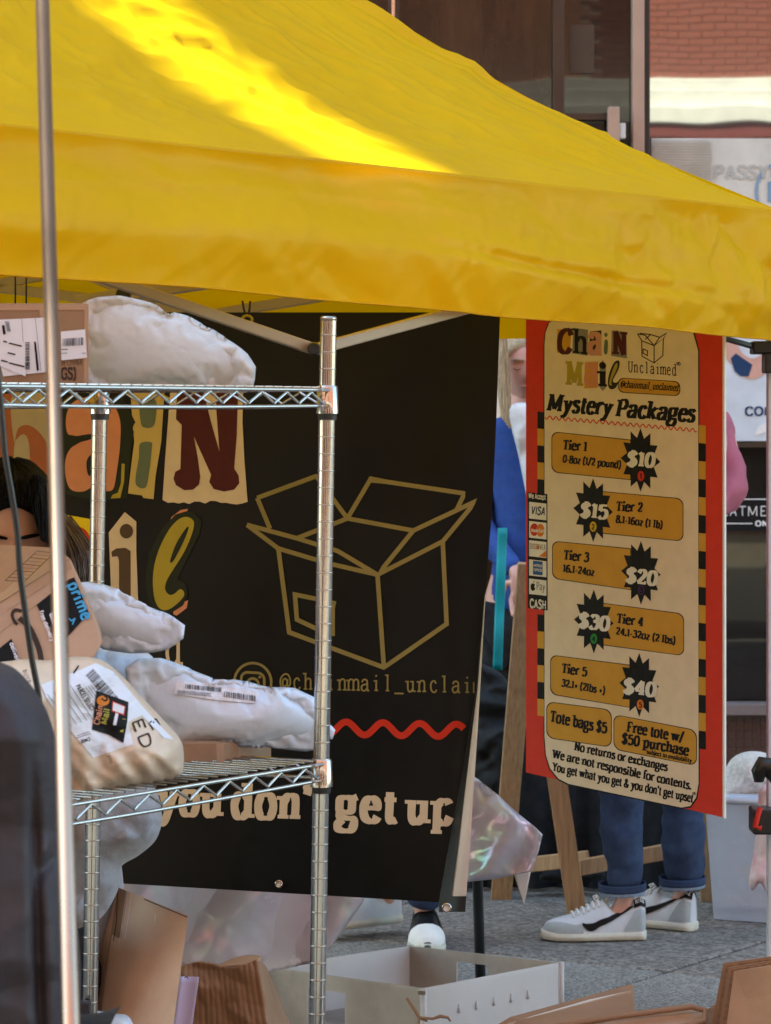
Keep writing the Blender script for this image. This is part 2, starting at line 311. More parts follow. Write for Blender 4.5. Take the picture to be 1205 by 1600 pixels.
_G = {
'a':(50,"s 9,37 14,47 26,50 36,45 38,32 38,10 40,2 48,3|s 38,29 22,28 9,22 7,10 15,1 27,3 38,14"),
'b':(50,"l 13,74 13,2|s 13,38 24,49 38,46 44,26 38,5 26,0 13,8|f 9,74"),
'c':(42,"s 36,38 30,48 20,49 10,40 8,25 12,8 24,0 34,3 39,12"),
'd':(52,"l 39,74 39,0|s 39,40 28,50 14,47 7,26 13,4 26,0 39,12|f 35,74|f 43,0"),
'e':(44,"s 8,28 24,29 37,30 36,42 26,50 14,46 7,28 11,8 24,0 34,3 39,11"),
'f':(34,"s 34,66 30,74 22,73 16,62 16,30 16,0|l 4,48 30,48|f 16,0"),
'g':(50,"c 22,50 34,46 36,34 34,22 22,18 10,22 8,34 10,46|s 12,20 10,10 24,6 38,4 42,-6 36,-19 22,-22 8,-18 6,-8 16,3|l 34,46 47,52"),
'h':(54,"l 13,74 13,0|s 13,34 22,48 34,49 41,40 41,0|f 13,0|f 41,0|f 9,74"),
'i':(27,"l 13,48 13,0|f 13,0|f 9,48|d 13,67"),
'j':(27,"s 15,48 15,0 10,-18 0,-19|f 11,48|d 14,67"),
'X':(56,"l 8,70 46,0|l 46,70 8,0"),
'k':(54,"l 13,74 13,0|l 42,48 15,20|l 22,28 43,0|f 13,0|f 43,0|f 41,48|f 9,74"),
'l':(27,"l 13,74 13,0|f 13,0|f 9,74"),
'm':(80,"l 13,48 13,0|s 13,34 20,48 31,49 39,40 39,0|s 39,34 47,48 58,49 66,40 66,0|f 13,0|f 39,0|f 66,0|f 9,48"),
'n':(54,"l 13,48 13,0|s 13,34 22,48 34,49 41,40 41,0|f 13,0|f 41,0|f 9,48"),
'o':(48,"c 24,50 36,46 42,25 36,4 24,0 12,4 6,25 12,46"),
'p':(52,"l 13,48 13,-22|s 13,38 24,49 38,46 44,26 38,5 26,0 13,8|f 9,48|f 13,-22"),
'q':(52,"l 39,48 39,-22|s 39,38 28,49 14,46 7,26 13,5 26,0 39,8|f 39,-22"),
'r':(40,"l 13,48 13,0|s 13,32 20,46 30,49 37,42|f 13,0|f 9,48"),
's':(40,"s 33,40 24,49 12,47 9,36 20,28 31,22 34,11 27,1 14,1 6,11"),
't':(34,"s 16,64 16,30 16,10 22,1 32,5|l 4,48 31,48"),
'u':(54,"s 13,48 13,14 20,1 30,2 40,14|l 41,48 41,0|f 9,48|f 36,48|f 45,0"),
'v':(48,"l 10,48 24,2|l 40,48 24,2|f 10,48|f 40,48"),
'w':(70,"l 8,48 20,2|l 34,48 20,2|l 34,48 48,2|l 62,48 48,2|f 8,48|f 60,48"),
'x':(50,"l 9,48 40,0|l 40,48 9,0|f 9,48|f 40,48|f 9,0|f 40,0"),
'y':(50,"l 11,48 26,4|s 41,48 28,10 20,-12 10,-21 4,-14|f 11,48|f 41,48"),
'z':(44,"l 7,48 36,48|l 36,48 8,0|l 8,0 37,0"),
'A':(62,"l 31,70 10,0|l 31,70 50,0|l 18,24 43,24|f 10,0|f 51,0"),
'B':(56,"l 14,70 14,0|s 14,70 34,70 42,54 34,38 14,38|s 14,38 38,38 46,20 38,1 14,0"),
'C':(58,"s 50,54 42,68 28,70 12,58 7,35 12,11 28,0 42,3 52,16"),
'D':(62,"l 14,70 14,0|s 14,70 34,70 50,58 54,35 50,12 34,0 14,0"),
'E':(54,"l 14,70 14,0|l 14,69 46,69|l 14,36 38,36|l 14,1 47,1"),
'F':(52,"l 14,70 14,0|l 14,68 46,68|l 14,36 38,36|f 14,0|v 45,62"),
'G':(60,"s 50,55 42,68 28,70 12,58 7,35 12,11 28,0 42,3 50,14 50,30|l 34,32 56,32"),
'H':(64,"l 14,70 14,0|l 50,70 50,0|l 14,36 50,36|f 14,0|f 50,0|f 14,70|f 50,70"),
'I':(28,"l 14,70 14,0|f 14,0|f 14,70"),
'K':(60,"l 14,70 14,0|l 48,70 16,32|l 26,42 50,0"),
'L':(50,"l 14,70 14,0|l 14,1 44,1"),
'M':(80,"l 14,70 12,0|l 14,70 38,8|l 64,70 38,8|l 64,70 66,0|f 12,0|f 66,0|f 12,70|f 66,70"),
'N':(64,"l 14,70 14,0|l 14,70 50,0|l 50,70 50,0|f 14,0|f 50,70"),
'O':(64,"c 32,70 50,58 56,35 50,12 32,0 14,12 8,35 14,58"),
'P':(56,"l 14,70 14,0|s 14,69 36,70 46,58 46,46 36,34 14,34|f 14,0|f 10,70"),
'R':(60,"l 14,70 14,0|s 14,69 36,70 46,56 36,38 14,36|l 30,36 48,0"),
'S':(50,"s 42,56 32,70 14,67 9,52 20,40 34,32 42,18 34,2 16,0 6,14"),
'T':(56,"l 28,70 28,0|l 5,68 51,68|v 6,62|v 50,62|f 28,0"),
'U':(62,"s 14,70 14,20 22,2 38,1 48,18 50,70|f 14,70|f 50,70"),
'V':(60,"l 10,70 30,0|l 50,70 30,0"),
'W':(84,"l 8,70 24,2|l 42,70 24,2|l 42,70 58,2|l 76,70 58,2|f 8,70|f 76,70|f 42,70"),
'Y':(58,"l 8,70 29,34|l 50,70 29,34|l 29,36 29,0|f 8,70|f 50,70|f 29,0"),
'0':(50,"c 25,68 38,58 42,34 38,10 25,0 12,10 8,34 12,58"),
'1':(34,"l 19,68 19,0|l 6,56 19,67|f 19,0"),
'2':(48,"s 9,52 16,66 30,67 38,54 32,36 8,4|l 7,3 42,3|v 41,8"),
'3':(48,"s 9,56 20,68 36,62 36,46 20,36|s 20,36 38,34 42,18 32,2 16,0 6,12"),
'4':(50,"l 34,68 34,0|l 34,68 6,20|l 6,19 46,19|f 34,0"),
'5':(48,"l 12,68 10,38|l 12,66 40,66|s 10,38 24,44 38,38 42,22 34,4 18,0 6,10"),
'6':(50,"s 40,60 28,68 14,56 8,30 14,6 26,0 40,8 42,24 32,38 18,38 10,26"),
'8':(50,"c 25,68 38,60 34,42 24,36 12,28 8,12 16,0 34,0 42,14 36,30 24,36 14,44 12,60"),
'9':(50,"s 10,8 22,0 36,12 42,38 36,62 24,68 10,60 8,44 18,30 32,30 40,42"),
'$':(50,"s 41,54 32,66 16,64 10,50 22,39 34,32 41,18 32,3 16,3 7,16|l 25,78 25,-9"),
'.':(20,"d 10,6"), ',':(20,"d 10,6|l 12,6 8,-8"), "'":(20,"d 10,68|l 13,68 8,52"), '-':(30,"l 5,24 25,24"), '+':(44,"l 6,26 38,26|l 22,42 22,10"),
'/':(40,"l 34,76 6,-8"), '(':(28,"s 22,78 10,56 8,32 10,8 22,-12"), ')':(28,"s 6,78 18,56 20,32 18,8 6,-12"), '_':(50,"l 0,-8 50,-8"),
'*':(30,"l 15,72 15,48|l 5,66 25,54|l 25,66 5,54"), '&':(64,"s 56,30 44,6 26,0 10,8 10,24 30,40 38,56 28,68 18,60 20,46 36,20 54,0"),
'@':(66,"s 44,36 36,46 24,44 18,30 22,16 34,14 44,24|s 46,44 44,20 52,14 60,26 58,50 44,66 24,64 8,46 8,18 24,-4 48,-4"),
'®':(36,"c 18,74 30,68 34,56 30,44 18,38 6,44 2,56 6,68|l 13,66 13,46|s 13,66 22,64 22,57 13,56|l 18,56 24,46"),
}
def parse(g):
    out = []
    for part in g.split('|'):
        k, r = part[0], part[2:]; out.append((k, [tuple(float(a) for a in q.split(',')) for q in r.split()]))
    return out
GL = {k:(v[0], parse(v[1])) for k, v in _G.items()}
def letters(I, txt, x0, y0, x1, y1, cap, style='fat', track=0, mono=False, slant=None, seg=8):
    """draw txt between baseline ends (px); cap = capital height in px"""
    tw, hw, serif, sl = dict(fat=(19.5,9,1,.10), fatup=(18.5,9.5,1,.04), type=(8,8,1,0), bold=(13,12,0,0), thin=(6,6,0,0), cond=(13,7,1,.2))[style]
    if slant is not None: sl = slant
    adv = [(62 if mono else GL[c][0]+track) if c != ' ' else (62 if mono else 26) for c in txt]
    tot = sum(adv); ux, uy = (x1-x0)/tot, (y1-y0)/tot; ky = cap/70.0; X = 0
    lx = abs(ux)
    for c, a in zip(txt, adv):
        if c != ' ':
            wd, G = GL[c]; ox = X+((a-wd)/2 if mono else 0)
            def T(p): 
                xx = ox+p[0]+p[1]*sl*ky/max(lx,1e-6); return (x0+xx*ux, y0+xx*uy-p[1]*ky)
            for k, pts in G:
                if k in 'slc':
                    q = catmull(pts, seg, k == 'c') if k in 'sc' else pts
                    q = [T(p) for p in q]
                    fn = lambda tx, ty: (tw*lx*abs(ty)**1.2+hw*ky*abs(tx)**1.2) if tw != hw else tw*(lx+ky)/2
                    I.ribbon(q, 1, k == 'c', fn=fn)
                elif k == 'f' and serif:
                    x, y = pts[0]; h = tw*.5+(3.6 if style == 'fatup' else 6); t = hw*.42; yy = y+t if y <= 0 else y-t
                    I.poly([T((x-h,yy-t)), T((x+h,yy-t)), T((x+h,yy+t)), T((x-h,yy+t))])
                elif k == 'v' and serif:
                    x, y = pts[0]; I.poly([T((x-hw*.5,y-9)), T((x+hw*.5,y-9)), T((x+hw*.5,y+7)), T((x-hw*.5,y+7))])
                elif k == 'd':
                    x, y = pts[0]; r = tw*.6+1; I.poly([T((x+r*math.cos(t_*.5236)*(1 if lx else 1), y+r*math.sin(t_*.5236)*lx/ky)) for t_ in range(12)])
        X += a

def hsh(i, j, k):
    v = math.sin(i*127.1+j*311.7+k*74.7)*43758.5453; return v-math.floor(v)
def facet(x, y, sc, seed=0, ang=0., st=1.6, warp=.35):
    # straight sharp folds: random heights on a skewed lattice, joined linearly
    c, s_ = math.cos(ang), math.sin(ang); u, v = (x*c+y*s_)*sc/st, (-x*s_+y*c)*sc
    w_ = noise.noise_vector(Vector((u*.6, v*.6, seed*3.3))); u += w_.x*warp*2; v += w_.y*warp*2
    k = (u+v)*.366; i, j = math.floor(u+k), math.floor(v+k); fu, fv = u+k-i, v+k-j
    a = hsh(i, j, seed); d_ = hsh(i+1, j+1, seed)
    if fu > fv: b = hsh(i+1, j, seed); return a*(1-fu)+b*(fu-fv)+d_*fv-.5
    b = hsh(i, j+1, seed); return a*(1-fv)+b*(fv-fu)+d_*fu-.5
# ------------------------------------------------------------------ inflated outlines (bags, clothes)
def inflate(name, m, outline, dmap, T, R, g=5, parent=None, seed=0, wr=.004, ws=9, fine=.0015, fs=30, back=.6, smooth_outline=True, push=None, zoff=0):
    """closed pillow whose silhouette is outline (px); dmap(px,py)=mid depth; T half thickness (m); R rounding radius (px)"""
    pts = catmull(outline, 5, True) if smooth_outline else outline
    # resample boundary
    b = []; per = 0
    for i in range(len(pts)):
        a, c = pts[i], pts[(i+1) % len(pts)]; l = math.dist(a, c); n = max(1, round(l/g))
        for k in range(n): b.append((a[0]+(c[0]-a[0])*k/n, a[1]+(c[1]-a[1])*k/n))
    xs = [p[0] for p in b]; ys = [p[1] for p in b]; N = len(b)
    def inside(x, y):
        r = False; j = N-1
        for i in range(N):
            if (b[i][1] > y) != (b[j][1] > y) and x < (b[j][0]-b[i][0])*(y-b[i][1])/(b[j][1]-b[i][1])+b[i][0]: r = not r
            j = i
        return r
    def bd(x, y): return min((x-p[0])**2+(y-p[1])**2 for p in b)**.5
    P2 = [Vector(p) for p in b]; D = [0]*N; y = min(ys)+g*.6; row = 0
    while y < max(ys):
        x = min(xs)+g*.6+(row % 2)*g*.5
        while x < max(xs):
            if inside(x, y):
                dd = bd(x, y)
                if dd > g*.55: P2.append(Vector((x+random.uniform(-.15,.15)*g, y+random.uniform(-.15,.15)*g))); D.append(dd)
            x += g
        y += g*.87; row += 1
    vco, ed, fc, *_ = geometry.delaunay_2d_cdt(P2, [], [list(range(N))], 1, 1e-4)
    V = []; Fs = []; nb = len(vco)
    def dist(v, i): return D[i] if i < len(D) and (P2[i]-v).length < .01 else bd(v.x, v.y)
    ds = [dist(v, i) for i, v in enumerate(vco)]
    for side in (1, -1):
        for v, dd in zip(vco, ds):
            t = min(1, dd/R); f = math.sqrt(max(0, 1-(1-t)**2)); d0 = dmap(v.x, v.y); p3 = P(v.x, v.y, d0)
            h = T*f*(1 if side == 1 else back)
            if side == 1:
                k = min(1, dd/(R*.25)); e = nz(p3, ws*.7, seed)*wr*1.0
                for n_, (sc_, am_) in enumerate(((ws*1.5, wr*5.0), (ws*3.4, wr*2.8), (fs*2.8, fine*2.6))):
                    e += facet(p3.x+p3.z*.1, p3.z, sc_, seed+n_*5, -.45+.5*n_+.3*seed % 1.1, (2.2,1.7,1.3)[n_])*am_
                dv = noise.voronoi(Vector((p3.x, 0, p3.z*1.3))*fs+noise.noise_vector(p3*ws)*.5)[0]; e += (min(dv[1]-dv[0], .5)-.25)*fine*1.5
                e *= k
                if push: e += push(v.x, v.y)*k
                h += e
            V.append(tuple(P(v.x, v.y, d0-side*h)))
    for f in fc:
        f = list(f); a, b_, c = (vco[i] for i in f[:3])
        if (b_-a).cross(c-a) < 0: f = f[::-1]
        Fs.append(tuple(f)); Fs.append(tuple(i+nb for i in f[::-1]))
    # weld boundaries
    onb = [i for i in range(nb) if ds[i] < 1e-4]; mp = {i+nb: i for i in onb}
    Fs = [tuple(mp.get(i, i) for i in f) for f in Fs]
    mb = MB(); mb.v = V; mb.f = Fs
    return mb.build(name, m, parent)
def bag(m, outline, dmap, label, par_=None, press=1.0, g=5, seed=0, shrink=-.06, frames=28, flat=.012, R=30, bend=.5):
    o = inflate('poly_mailer', m, outline, dmap, flat, R, g, seed=seed, wr=.002, ws=14, fine=.001, fs=40, back=1.0, smooth_outline=False)
    tag(o, label, 'mailer'); me = o.data; n = len(me.vertices); import numpy as np
    co = np.empty(n*3); me.vertices.foreach_get('co', co); co = co.reshape(-1, 3); b0 = (co.min(0), co.max(0))
    cl = o.modifiers.new('cloth', 'CLOTH'); st = cl.settings; st.quality = 6; st.mass = .3; st.air_damping = 6
    st.tension_stiffness = 40; st.compression_stiffness = 40; st.shear_stiffness = 25; st.bending_stiffness = bend; st.tension_damping = 15; st.compression_damping = 15
    st.use_pressure = True; st.uniform_pressure_force = press*PRESS; st.shrink_min = shrink; st.effector_weights.gravity = 0; cl.collision_settings.use_collision = False; cl.collision_settings.use_self_collision = False
    BAGS.append((o, b0, frames)); return o
BAGS = []; PRESS = 12.; BEND = .5
def settle():
    import numpy as np
    ex = {o: o.hide_render for o in scene.objects}; F_ = max(b[2] for b in BAGS)
    for o, b0, fr in BAGS: o.modifiers['cloth'].point_cache.frame_end = F_+2
    for f in range(1, F_+1): scene.frame_set(f)
    dg = bpy.context.evaluated_depsgraph_get()
    for o, b0, fr in BAGS:
        nm = bpy.data.meshes.new_from_object(o.evaluated_get(dg)); o.modifiers.clear(); o.data = nm; nm.name = 'poly_mailer'
        n = len(nm.vertices); co = np.empty(n*3); nm.vertices.foreach_get('co', co); co = co.reshape(-1, 3); a, c = co.min(0), co.max(0)
        for k in (0, 2): co[:,k] = b0[0][k]+(co[:,k]-a[k])*(b0[1][k]-b0[0][k])/(c[k]-a[k])
        print('BAG', o.get('label','')[:30], n, 'thick', round(float(c[1]-a[1]),3), 'was', [round(float(x),3) for x in (c-a)], [round(float(x),3) for x in (b0[1]-b0[0])])
        nm.vertices.foreach_set('co', co.ravel()); nm.update()
        for p in nm.polygons: p.use_smooth = True
    scene.frame_set(1)
def const(d): return lambda x, y: d

# ------------------------------------------------------------------ people helpers
def skin(name, m, nodes, edges, parent, sub=2, wrinkle=0, seed=0):
    """nodes: list of (Vector, radius or (rx,ry)); grows one continuous surface"""
    me = bpy.data.meshes.new(name); me.from_pydata([tuple(n[0]) for n in nodes], edges, [])
    o = bpy.data.objects.new(name, me); C.objects.link(o)
    o.modifiers.new('skin', 'SKIN'); md = o.modifiers.new('sub', 'SUBSURF'); md.levels = sub
    for i, n in enumerate(nodes):
        r = n[1] if isinstance(n[1], tuple) else (n[1], n[1]); sv = me.skin_vertices[0].data[i]; sv.radius = r; sv.use_root = (i == 0)
    bpy.context.view_layer.update(); dg = bpy.context.evaluated_depsgraph_get()
    nm = bpy.data.meshes.new_from_object(o.evaluated_get(dg)); o.modifiers.clear(); o.data = nm; bpy.data.meshes.remove(me)
    nm.name = name; nm.materials.clear(); nm.materials.append(m)
    for p in nm.polygons: p.use_smooth = True
    if wrinkle:
        for v in nm.vertices: v.co += v.normal*(nz(v.co, 9, seed)*wrinkle+(crease(v.co, 12, seed+1)-.4)*wrinkle*.7+facet(v.co.x+v.co.y, v.co.z, 14, seed, .5, 2.2)*wrinkle*1.1)
    par(o, parent); return o
def chain(nodes, edges, pts, start=None):
    prev = start
    for p, r in pts:
        nodes.append((Vector(p), r)); i = len(nodes)-1
        if prev is not None: edges.append((prev, i))
        prev = i
    return prev
def hand(nodes, edges, wrist, wi, dirv, side, curl=.22):
    """palm, five unequal bent fingers"""
    d = Vector(dirv).normalized(); s = Vector(side); s = (s-d*s.dot(d)).normalized(); n = d.cross(s)
    pl = chain(nodes, edges, [(wrist+d*.045, (.032,.016))], wi)
    for k, (o, L) in enumerate(((-.028,.06),(-.010,.075),(.010,.07),(.028,.055))):
        b = wrist+d*.085+s*o
        chain(nodes, edges, [(b,.009),(b+(d*math.cos(curl)+n*math.sin(curl))*L*.5,.008),(b+(d*math.cos(curl)+n*math.sin(curl))*L*.5+(d*math.cos(2*curl)+n*math.sin(2*curl))*L*.5,.0065)], pl)
    b = wrist+d*.03-s*.035
    chain(nodes, edges, [(b,.011),(b+d*.03-s*.018,.010),(b+d*.06-s*.02,.008)], pl)
def head_parts(c, R, sc, parent, skinm, hairm, browm=None, closed=True, hair='short', body=None):
    """c centre, R 3x3 (x right, y face-forward, z up)"""
    def sh(u, v, k=1.0):
        th = 2*math.pi*u; ph = math.pi*v; x = math.sin(ph)*math.sin(th); y = math.sin(ph)*math.cos(th); z = math.cos(ph)
        q = Vector((x*.076, y*.094, z*.115))
        if z < 0: q.x *= 1-.38*(-z)**1.5; q.y *= 1-.12*(-z); q.y += .012*(-z)
        if y > 0:
            fx, fz = q.x, q.z; g = lambda cx, cz, w, h: math.exp(-((fx-cx)/w)**2-((fz-cz)/h)**2)
            q.y += .024*g(0,-.028,.011,.014)+.014*g(0,-.008,.008,.022)-.010*(g(.031,.006,.016,.012)+g(-.031,.006,.016,.012))
            q.y += .006*(g(.03,.026,.022,.008)+g(-.03,.026,.022,.008))+.008*(g(.031,.003,.012,.008)+g(-.031,.003,.012,.008))
            q.y += .007*g(0,-.058,.018,.005)+.006*g(0,-.068,.015,.005)+.006*g(0,-.098,.02,.014)-.003*g(0,-.050,.01,.004)
        return q*k
    mb = MB(); mb.grid(56, 44, lambda u, v: c+R@(sh(u, v)*sc))
    for s_ in (-1, 1):   # ears
        mb.grid(10, 8, lambda u, v: c+R@(Vector((s_*(.076+.006*math.sin(math.pi*v)+.006*math.cos(2*math.pi*u)), -.005+.017*math.sin(2*math.pi*u)*math.sin(math.pi*v), -.005+.03*math.cos(math.pi*v)))*sc))
    hd = mb.build('head', skinm, parent)
    ey = MB()
    for s_ in (-1, 1):
        ey.tube([c+R@(Vector((s_*x_, .0885-(x_-.03)**2*14, -.001-.004*math.sin((x_-.016)/.03*math.pi)))*sc) for x_ in (.016,.022,.03,.038,.046)], .0014*sc, 5)
    ey.build('eyelash', M['blackplastic'], hd)
    for s_ in (-1, 1):
        bw = MB(); bw.tube([c+R@(Vector((s_*x_, .0955-(x_-.02)**2*16, .026+.004*math.sin((x_-.012)/.04*math.pi)))*sc) for x_ in (.010,.02,.03,.04,.050)], [.0022*sc,.0036*sc,.0042*sc,.0032*sc,.0012*sc], 6)
        bw.build('eyebrow', browm or hairm, hd)
    lp = MB(); lp.tube([c+R@(Vector((x_, .0985-abs(x_)**2*22, -.062+.002*math.cos(x_*80)))*sc) for x_ in (-.022,-.012,0,.012,.022)], [.001*sc,.004*sc,.005*sc,.004*sc,.001*sc], 6)
    lp.build('lips', M['pinkink'], hd)
    hb = MB()
    def hf(u, v):
        ph = v*1.9; th = 2*math.pi*u; front = max(0, math.cos(th)); lim = 1.9-1.0*front**1.2
        q = sh(u, min(ph, lim)/math.pi); k = 1.09+.05*nz((u*30, v*2, 0), 1)+.03*nz((u*90, v*3, 0), 1)
        if ph >= lim: k = 1.0
        return c+R@(Vector((q.x*k, q.y*(k if q.y < 0 else 1+(k-1)*.8), q.z*k+.004))*sc)
    hb.grid(96, 20, hf); h = hb.build('hair', hairm, parent)
    return hd, h
def strands(name, m, parent, roots, tip, n, r=.0016, spread=.02, seed=0, seg=7, sag=.0, cross=.2):
    random.seed(seed); mb = MB()
    for i in range(n):
        t = random.random(); a = roots[0].lerp(roots[1], t)+Vector([random.uniform(-1,1)*.006 for _ in range(3)])
        b = tip[0].lerp(tip[1], min(1, max(0, t+random.uniform(-cross,cross))))+Vector([random.uniform(-1,1)*spread*.4 for _ in range(3)])
        bow = Vector((random.uniform(-1,1)*spread, random.uniform(-1,1)*spread, 0))
        mb.tube([a.lerp(b, k/seg)+bow*math.sin(math.pi*k/seg)+Vector((sag*math.sin(math.pi*k/seg),0,0)) for k in range(seg+1)], [r]*seg+[r*.4], 4, False)
    return mb.build(name, m, parent)

def surfmap(o, dd):
    from mathutils.bvhtree import BVHTree
    t_ = BVHTree.FromPolygons([v.co for v in o.data.vertices], [tuple(p.vertices) for p in o.data.polygons]); cp = Vector((0,0,CH))
    def f(x, y, off=0):
        dr = P(x, y, 1)-cp; h = t_.ray_cast(cp, dr.normalized()); d = h[0].y if h[0] is not None else dd
        return P(x, y, d-off)
    return f
# ================================================================== GROUND
gr = MB(); gr.add([(-250,-250,-.03),(250,-250,-.03),(250,400,-.03),(-250,400,-.03)], [(0,1,2,3)])
ground = tag(gr.build('ground', M['joint'], smooth=False), kind='structure')
rd = MB(); rd.add([(-250,-5.5,-.02),(250,-5.5,-.02),(250,3.3,-.02),(-250,3.3,-.02)], [(0,1,2,3)])
tag(rd.build('road', M['asphalt'], smooth=False), kind='structure')
pv = MB(); pv.box((-60,-9,-.022), (60,-5.6,.0)); tag(pv.build('sidewalk', M['smoothpave'], smooth=False), kind='structure')
pave = bpy.data.objects.new('pavement', None); C.objects.link(pave); pave['kind'] = 'structure'
O = Vector((.735, 8.35, 0)); ang = math.atan2(-.545, .839); U = Vector((.839,-.545,0)); Vv = Vector((.545,.839,0))
def slabmesh(nm, a, b, m):
    mb = MB(); e = .007; q = lambda x, y, z: (x, y, z); t = .0
    x0,x1,y0,y1 = e, a-e, e, b-e; c = .004
    vsx = [(x0,y0,-.03),(x1,y0,-.03),(x1,y1,-.03),(x0,y1,-.03),(x0,y0,-c),(x1,y0,-c),(x1,y1,-c),(x0,y1,-c),(x0+c,y0+c,0),(x1-c,y0+c,0),(x1-c,y1-c,0),(x0+c,y1-c,0)]
    mb.add(vsx, [(0,1,5,4),(1,2,6,5),(2,3,7,6),(3,0,4,7),(4,5,9,8),(5,6,10,9),(6,7,11,10),(7,4,8,11),(8,9,10,11)]); return mb.mesh(nm, m, False)
sa = slabmesh('paving_slab', 1.2, 1.2, M['aggregate']); sb = slabmesh('paving_slab', 1.2, .6, M['smoothpave'])
for i in range(-5, 5):
    for j in range(-4, 6):
        if j >= 0: p = O+U*(i*1.2)+Vv*(j*1.2)
        else: p = O+U*(i*1.2)+Vv*(j*.6)
        if p.y < 3.5 or p.y > 13: continue
        inst('paving_slab', sa if j >= 0 else sb, p+Vector((0,0,random.uniform(-.001,.001))), pave, (0,0,ang))
# ================================================================== STOREFRONT (behind)
DF = 12.5
def fx(px, d=DF): return (px-CX)/F*d
def fz(py, d=DF): return CH-(py-HZ)/F*d
store = thing('storefront_building', 'brown storefront building with dark polished panels, glass and tan frame behind the stall', 'building', (0, DF+.3, 0))
nx0, nx1 = -13.0, -11.88
wl = MB(); wl.box((-45,DF+.12,0), (nx0,DF+.42,30)); wl.box((nx0,DF+.12,0), (nx1,DF+.42,20.4)); wl.box((nx1,DF+.12,0), (14,DF+.42,30))  # unseen height and notch added to shade the stall and cut a sun stripe
wl.build('wall', M['stonewall'], store, smooth=False)
def pane(a, b, c, d_, m, y=DF+.06, nm='pane'):
    mb = MB(); mb.box((fx(a),y,fz(d_)), (fx(b),y+.02,fz(c))); return mb.build(nm, m, store, smooth=False)
Ztop = -500
pane(240, 606, Ztop, 1095, M['brownpane'], nm='reflection_panel')  # dark window panel, its reflected streaks painted in the material
pane(624, 864, Ztop, 1095, M['brownpane'], nm='reflection_panel')
pane(882, 988, Ztop, 1095, M['darkpane'])
pane(1016, 1330, Ztop, 690, M['mirrorpane'])
pane(1016, 1330, 700, 1095, M['darkpane'])
for a, b, m in ((606,624,'bronze'),(864,882,'bronze'),(1007,1016,'blackplastic'),(1330,1350,'bronze'),(222,240,'bronze')):
    mb = MB(); mb.box((fx(a),DF+.0,fz(1097)), (fx(b),DF+.11,fz(Ztop))); mb.build('mullion', M[m], store, smooth=False, bevel=.004)
mb = MB(); mb.box((fx(612),DF-.012,fz(1097)), (fx(617),DF-.001,fz(Ztop))); mb.build('mullion_cap', M['chrome'], store, smooth=False)
mb = MB(); mb.box((fx(988),DF-.03,fz(1097)), (fx(1006.5),DF+.10,fz(Ztop))); mb.build('door_frame', M['tanframe'], store, smooth=False, bevel=.004)
mb = MB(); mb.box((fx(1016.5),DF+.02,fz(699)), (fx(1330),DF+.10,fz(691))); mb.build('transom', M['bronze'], store, smooth=False)
mb = MB(); mb.box((fx(948),DF-.09,fz(330)), (fx(966),DF-.03,fz(170))); mb.build('door_handle', M['tanframe'], store, smooth=False, bevel=.004)
mb = MB(); mb.box((fx(968),DF-.03,fz(217)), (fx(977),DF+.03,fz(193))); mb.build('latch', M['white'], store, smooth=False, bevel=.003)
mb = MB(); mb.box((fx(892),DF+.052,fz(112)), (fx(930),DF+.057,fz(36))); mb.build('door_reflection', M['brownink'], store, smooth=False)  # reflection in the door glass, painted as a flat lighter sheet
mb = MB(); mb.box((fx(884),DF+.02,fz(186)), (fx(950),DF+.055,fz(176))); mb.build('door_rail', M['bronze'], store, smooth=False)
mb = MB(); mb.box((fx(0),DF-.06,fz(1116)), (fx(1500),DF+.11,fz(1098))); mb.build('ledge', M['ledge'], store, smooth=False, bevel=.004)
mb = MB(); mb.box((fx(0),DF+.02,0), (fx(1500),DF+.115,fz(1116.5))); mb.build('grout_bed', M['grout'], store, smooth=False)
tl = MB(); tl.box((0,0,0), (.0285,.012,.0285)); tlm = tl.mesh('tile', M['tile'], False); tx = fx(1100)
while tx < fx(1250):
    for k in range(9): inst('tile', tlm, (tx, DF+.008+random.uniform(0,.002), fz(1117.5)-.032*(k+1)+.003), store)
    tx += .032
# posters
wy = DF+.045
def flat(x0, x1, y0, y1, dd): return Plane((x0,y0,dd),(x1,y0,dd),(x0,y1,dd))
def sheet(name, label, cat, x0, x1, y0, y1, dd, m):
    t = thing(name, label, cat, P((x0+x1)/2, y1, dd)); mb = MB(); mb.box(P(x0,y1,dd), P(x1,y0,dd)+Vector((0,.004,0))); mb.build('paper_sheet', m, t, smooth=False); return t, flat(x0,x1,y0,y1,dd)
t, pm = sheet('window_poster', 'pale poster with grey capitals and a blue round logo in the upper right window', 'poster', 1018, 1300, 216, 520, wy, mat('blind_white', (.62,.58,.50), .6))
I = Ink(.003); letters(I, 'PASSYUNK', 1114, 279, 1262, 279, 20, 'bold'); I.build('lettering', mat('faint_grey', (.44,.42,.37), .6), t, pm)
I = Ink(.003); I.ribbon([(1216+34*math.cos(a*.2618), 300+44*math.sin(a*.2618)) for a in range(24)], 5, True); letters(I, 'N', 1196, 316, 1228, 316, 32, 'bold'); I.build('logo', mat('faint_blue', (.20,.30,.40), .6), t, pm)
for k in range(26):
    mb = MB(); z = fz(219+k*4.2, wy); mb.box((fx(1018,wy),wy-.012,z-.001), (fx(1112,wy),wy-.004,z+.001)); mb.build('blind_slat', M['cornice'], t, smooth=False)
t, pm = sheet('window_poster', 'white poster with bare arms in denim cuffs and navy word COMING beside the red sign', 'poster', 1060, 1330, 470, 689, wy, mat('poster_pale', (.60,.64,.68), .5))
I = Ink(.003); letters(I, 'COMING', 1164, 649, 1250, 649, 13, 'bold'); I.build('lettering', M['navy'], t, pm)
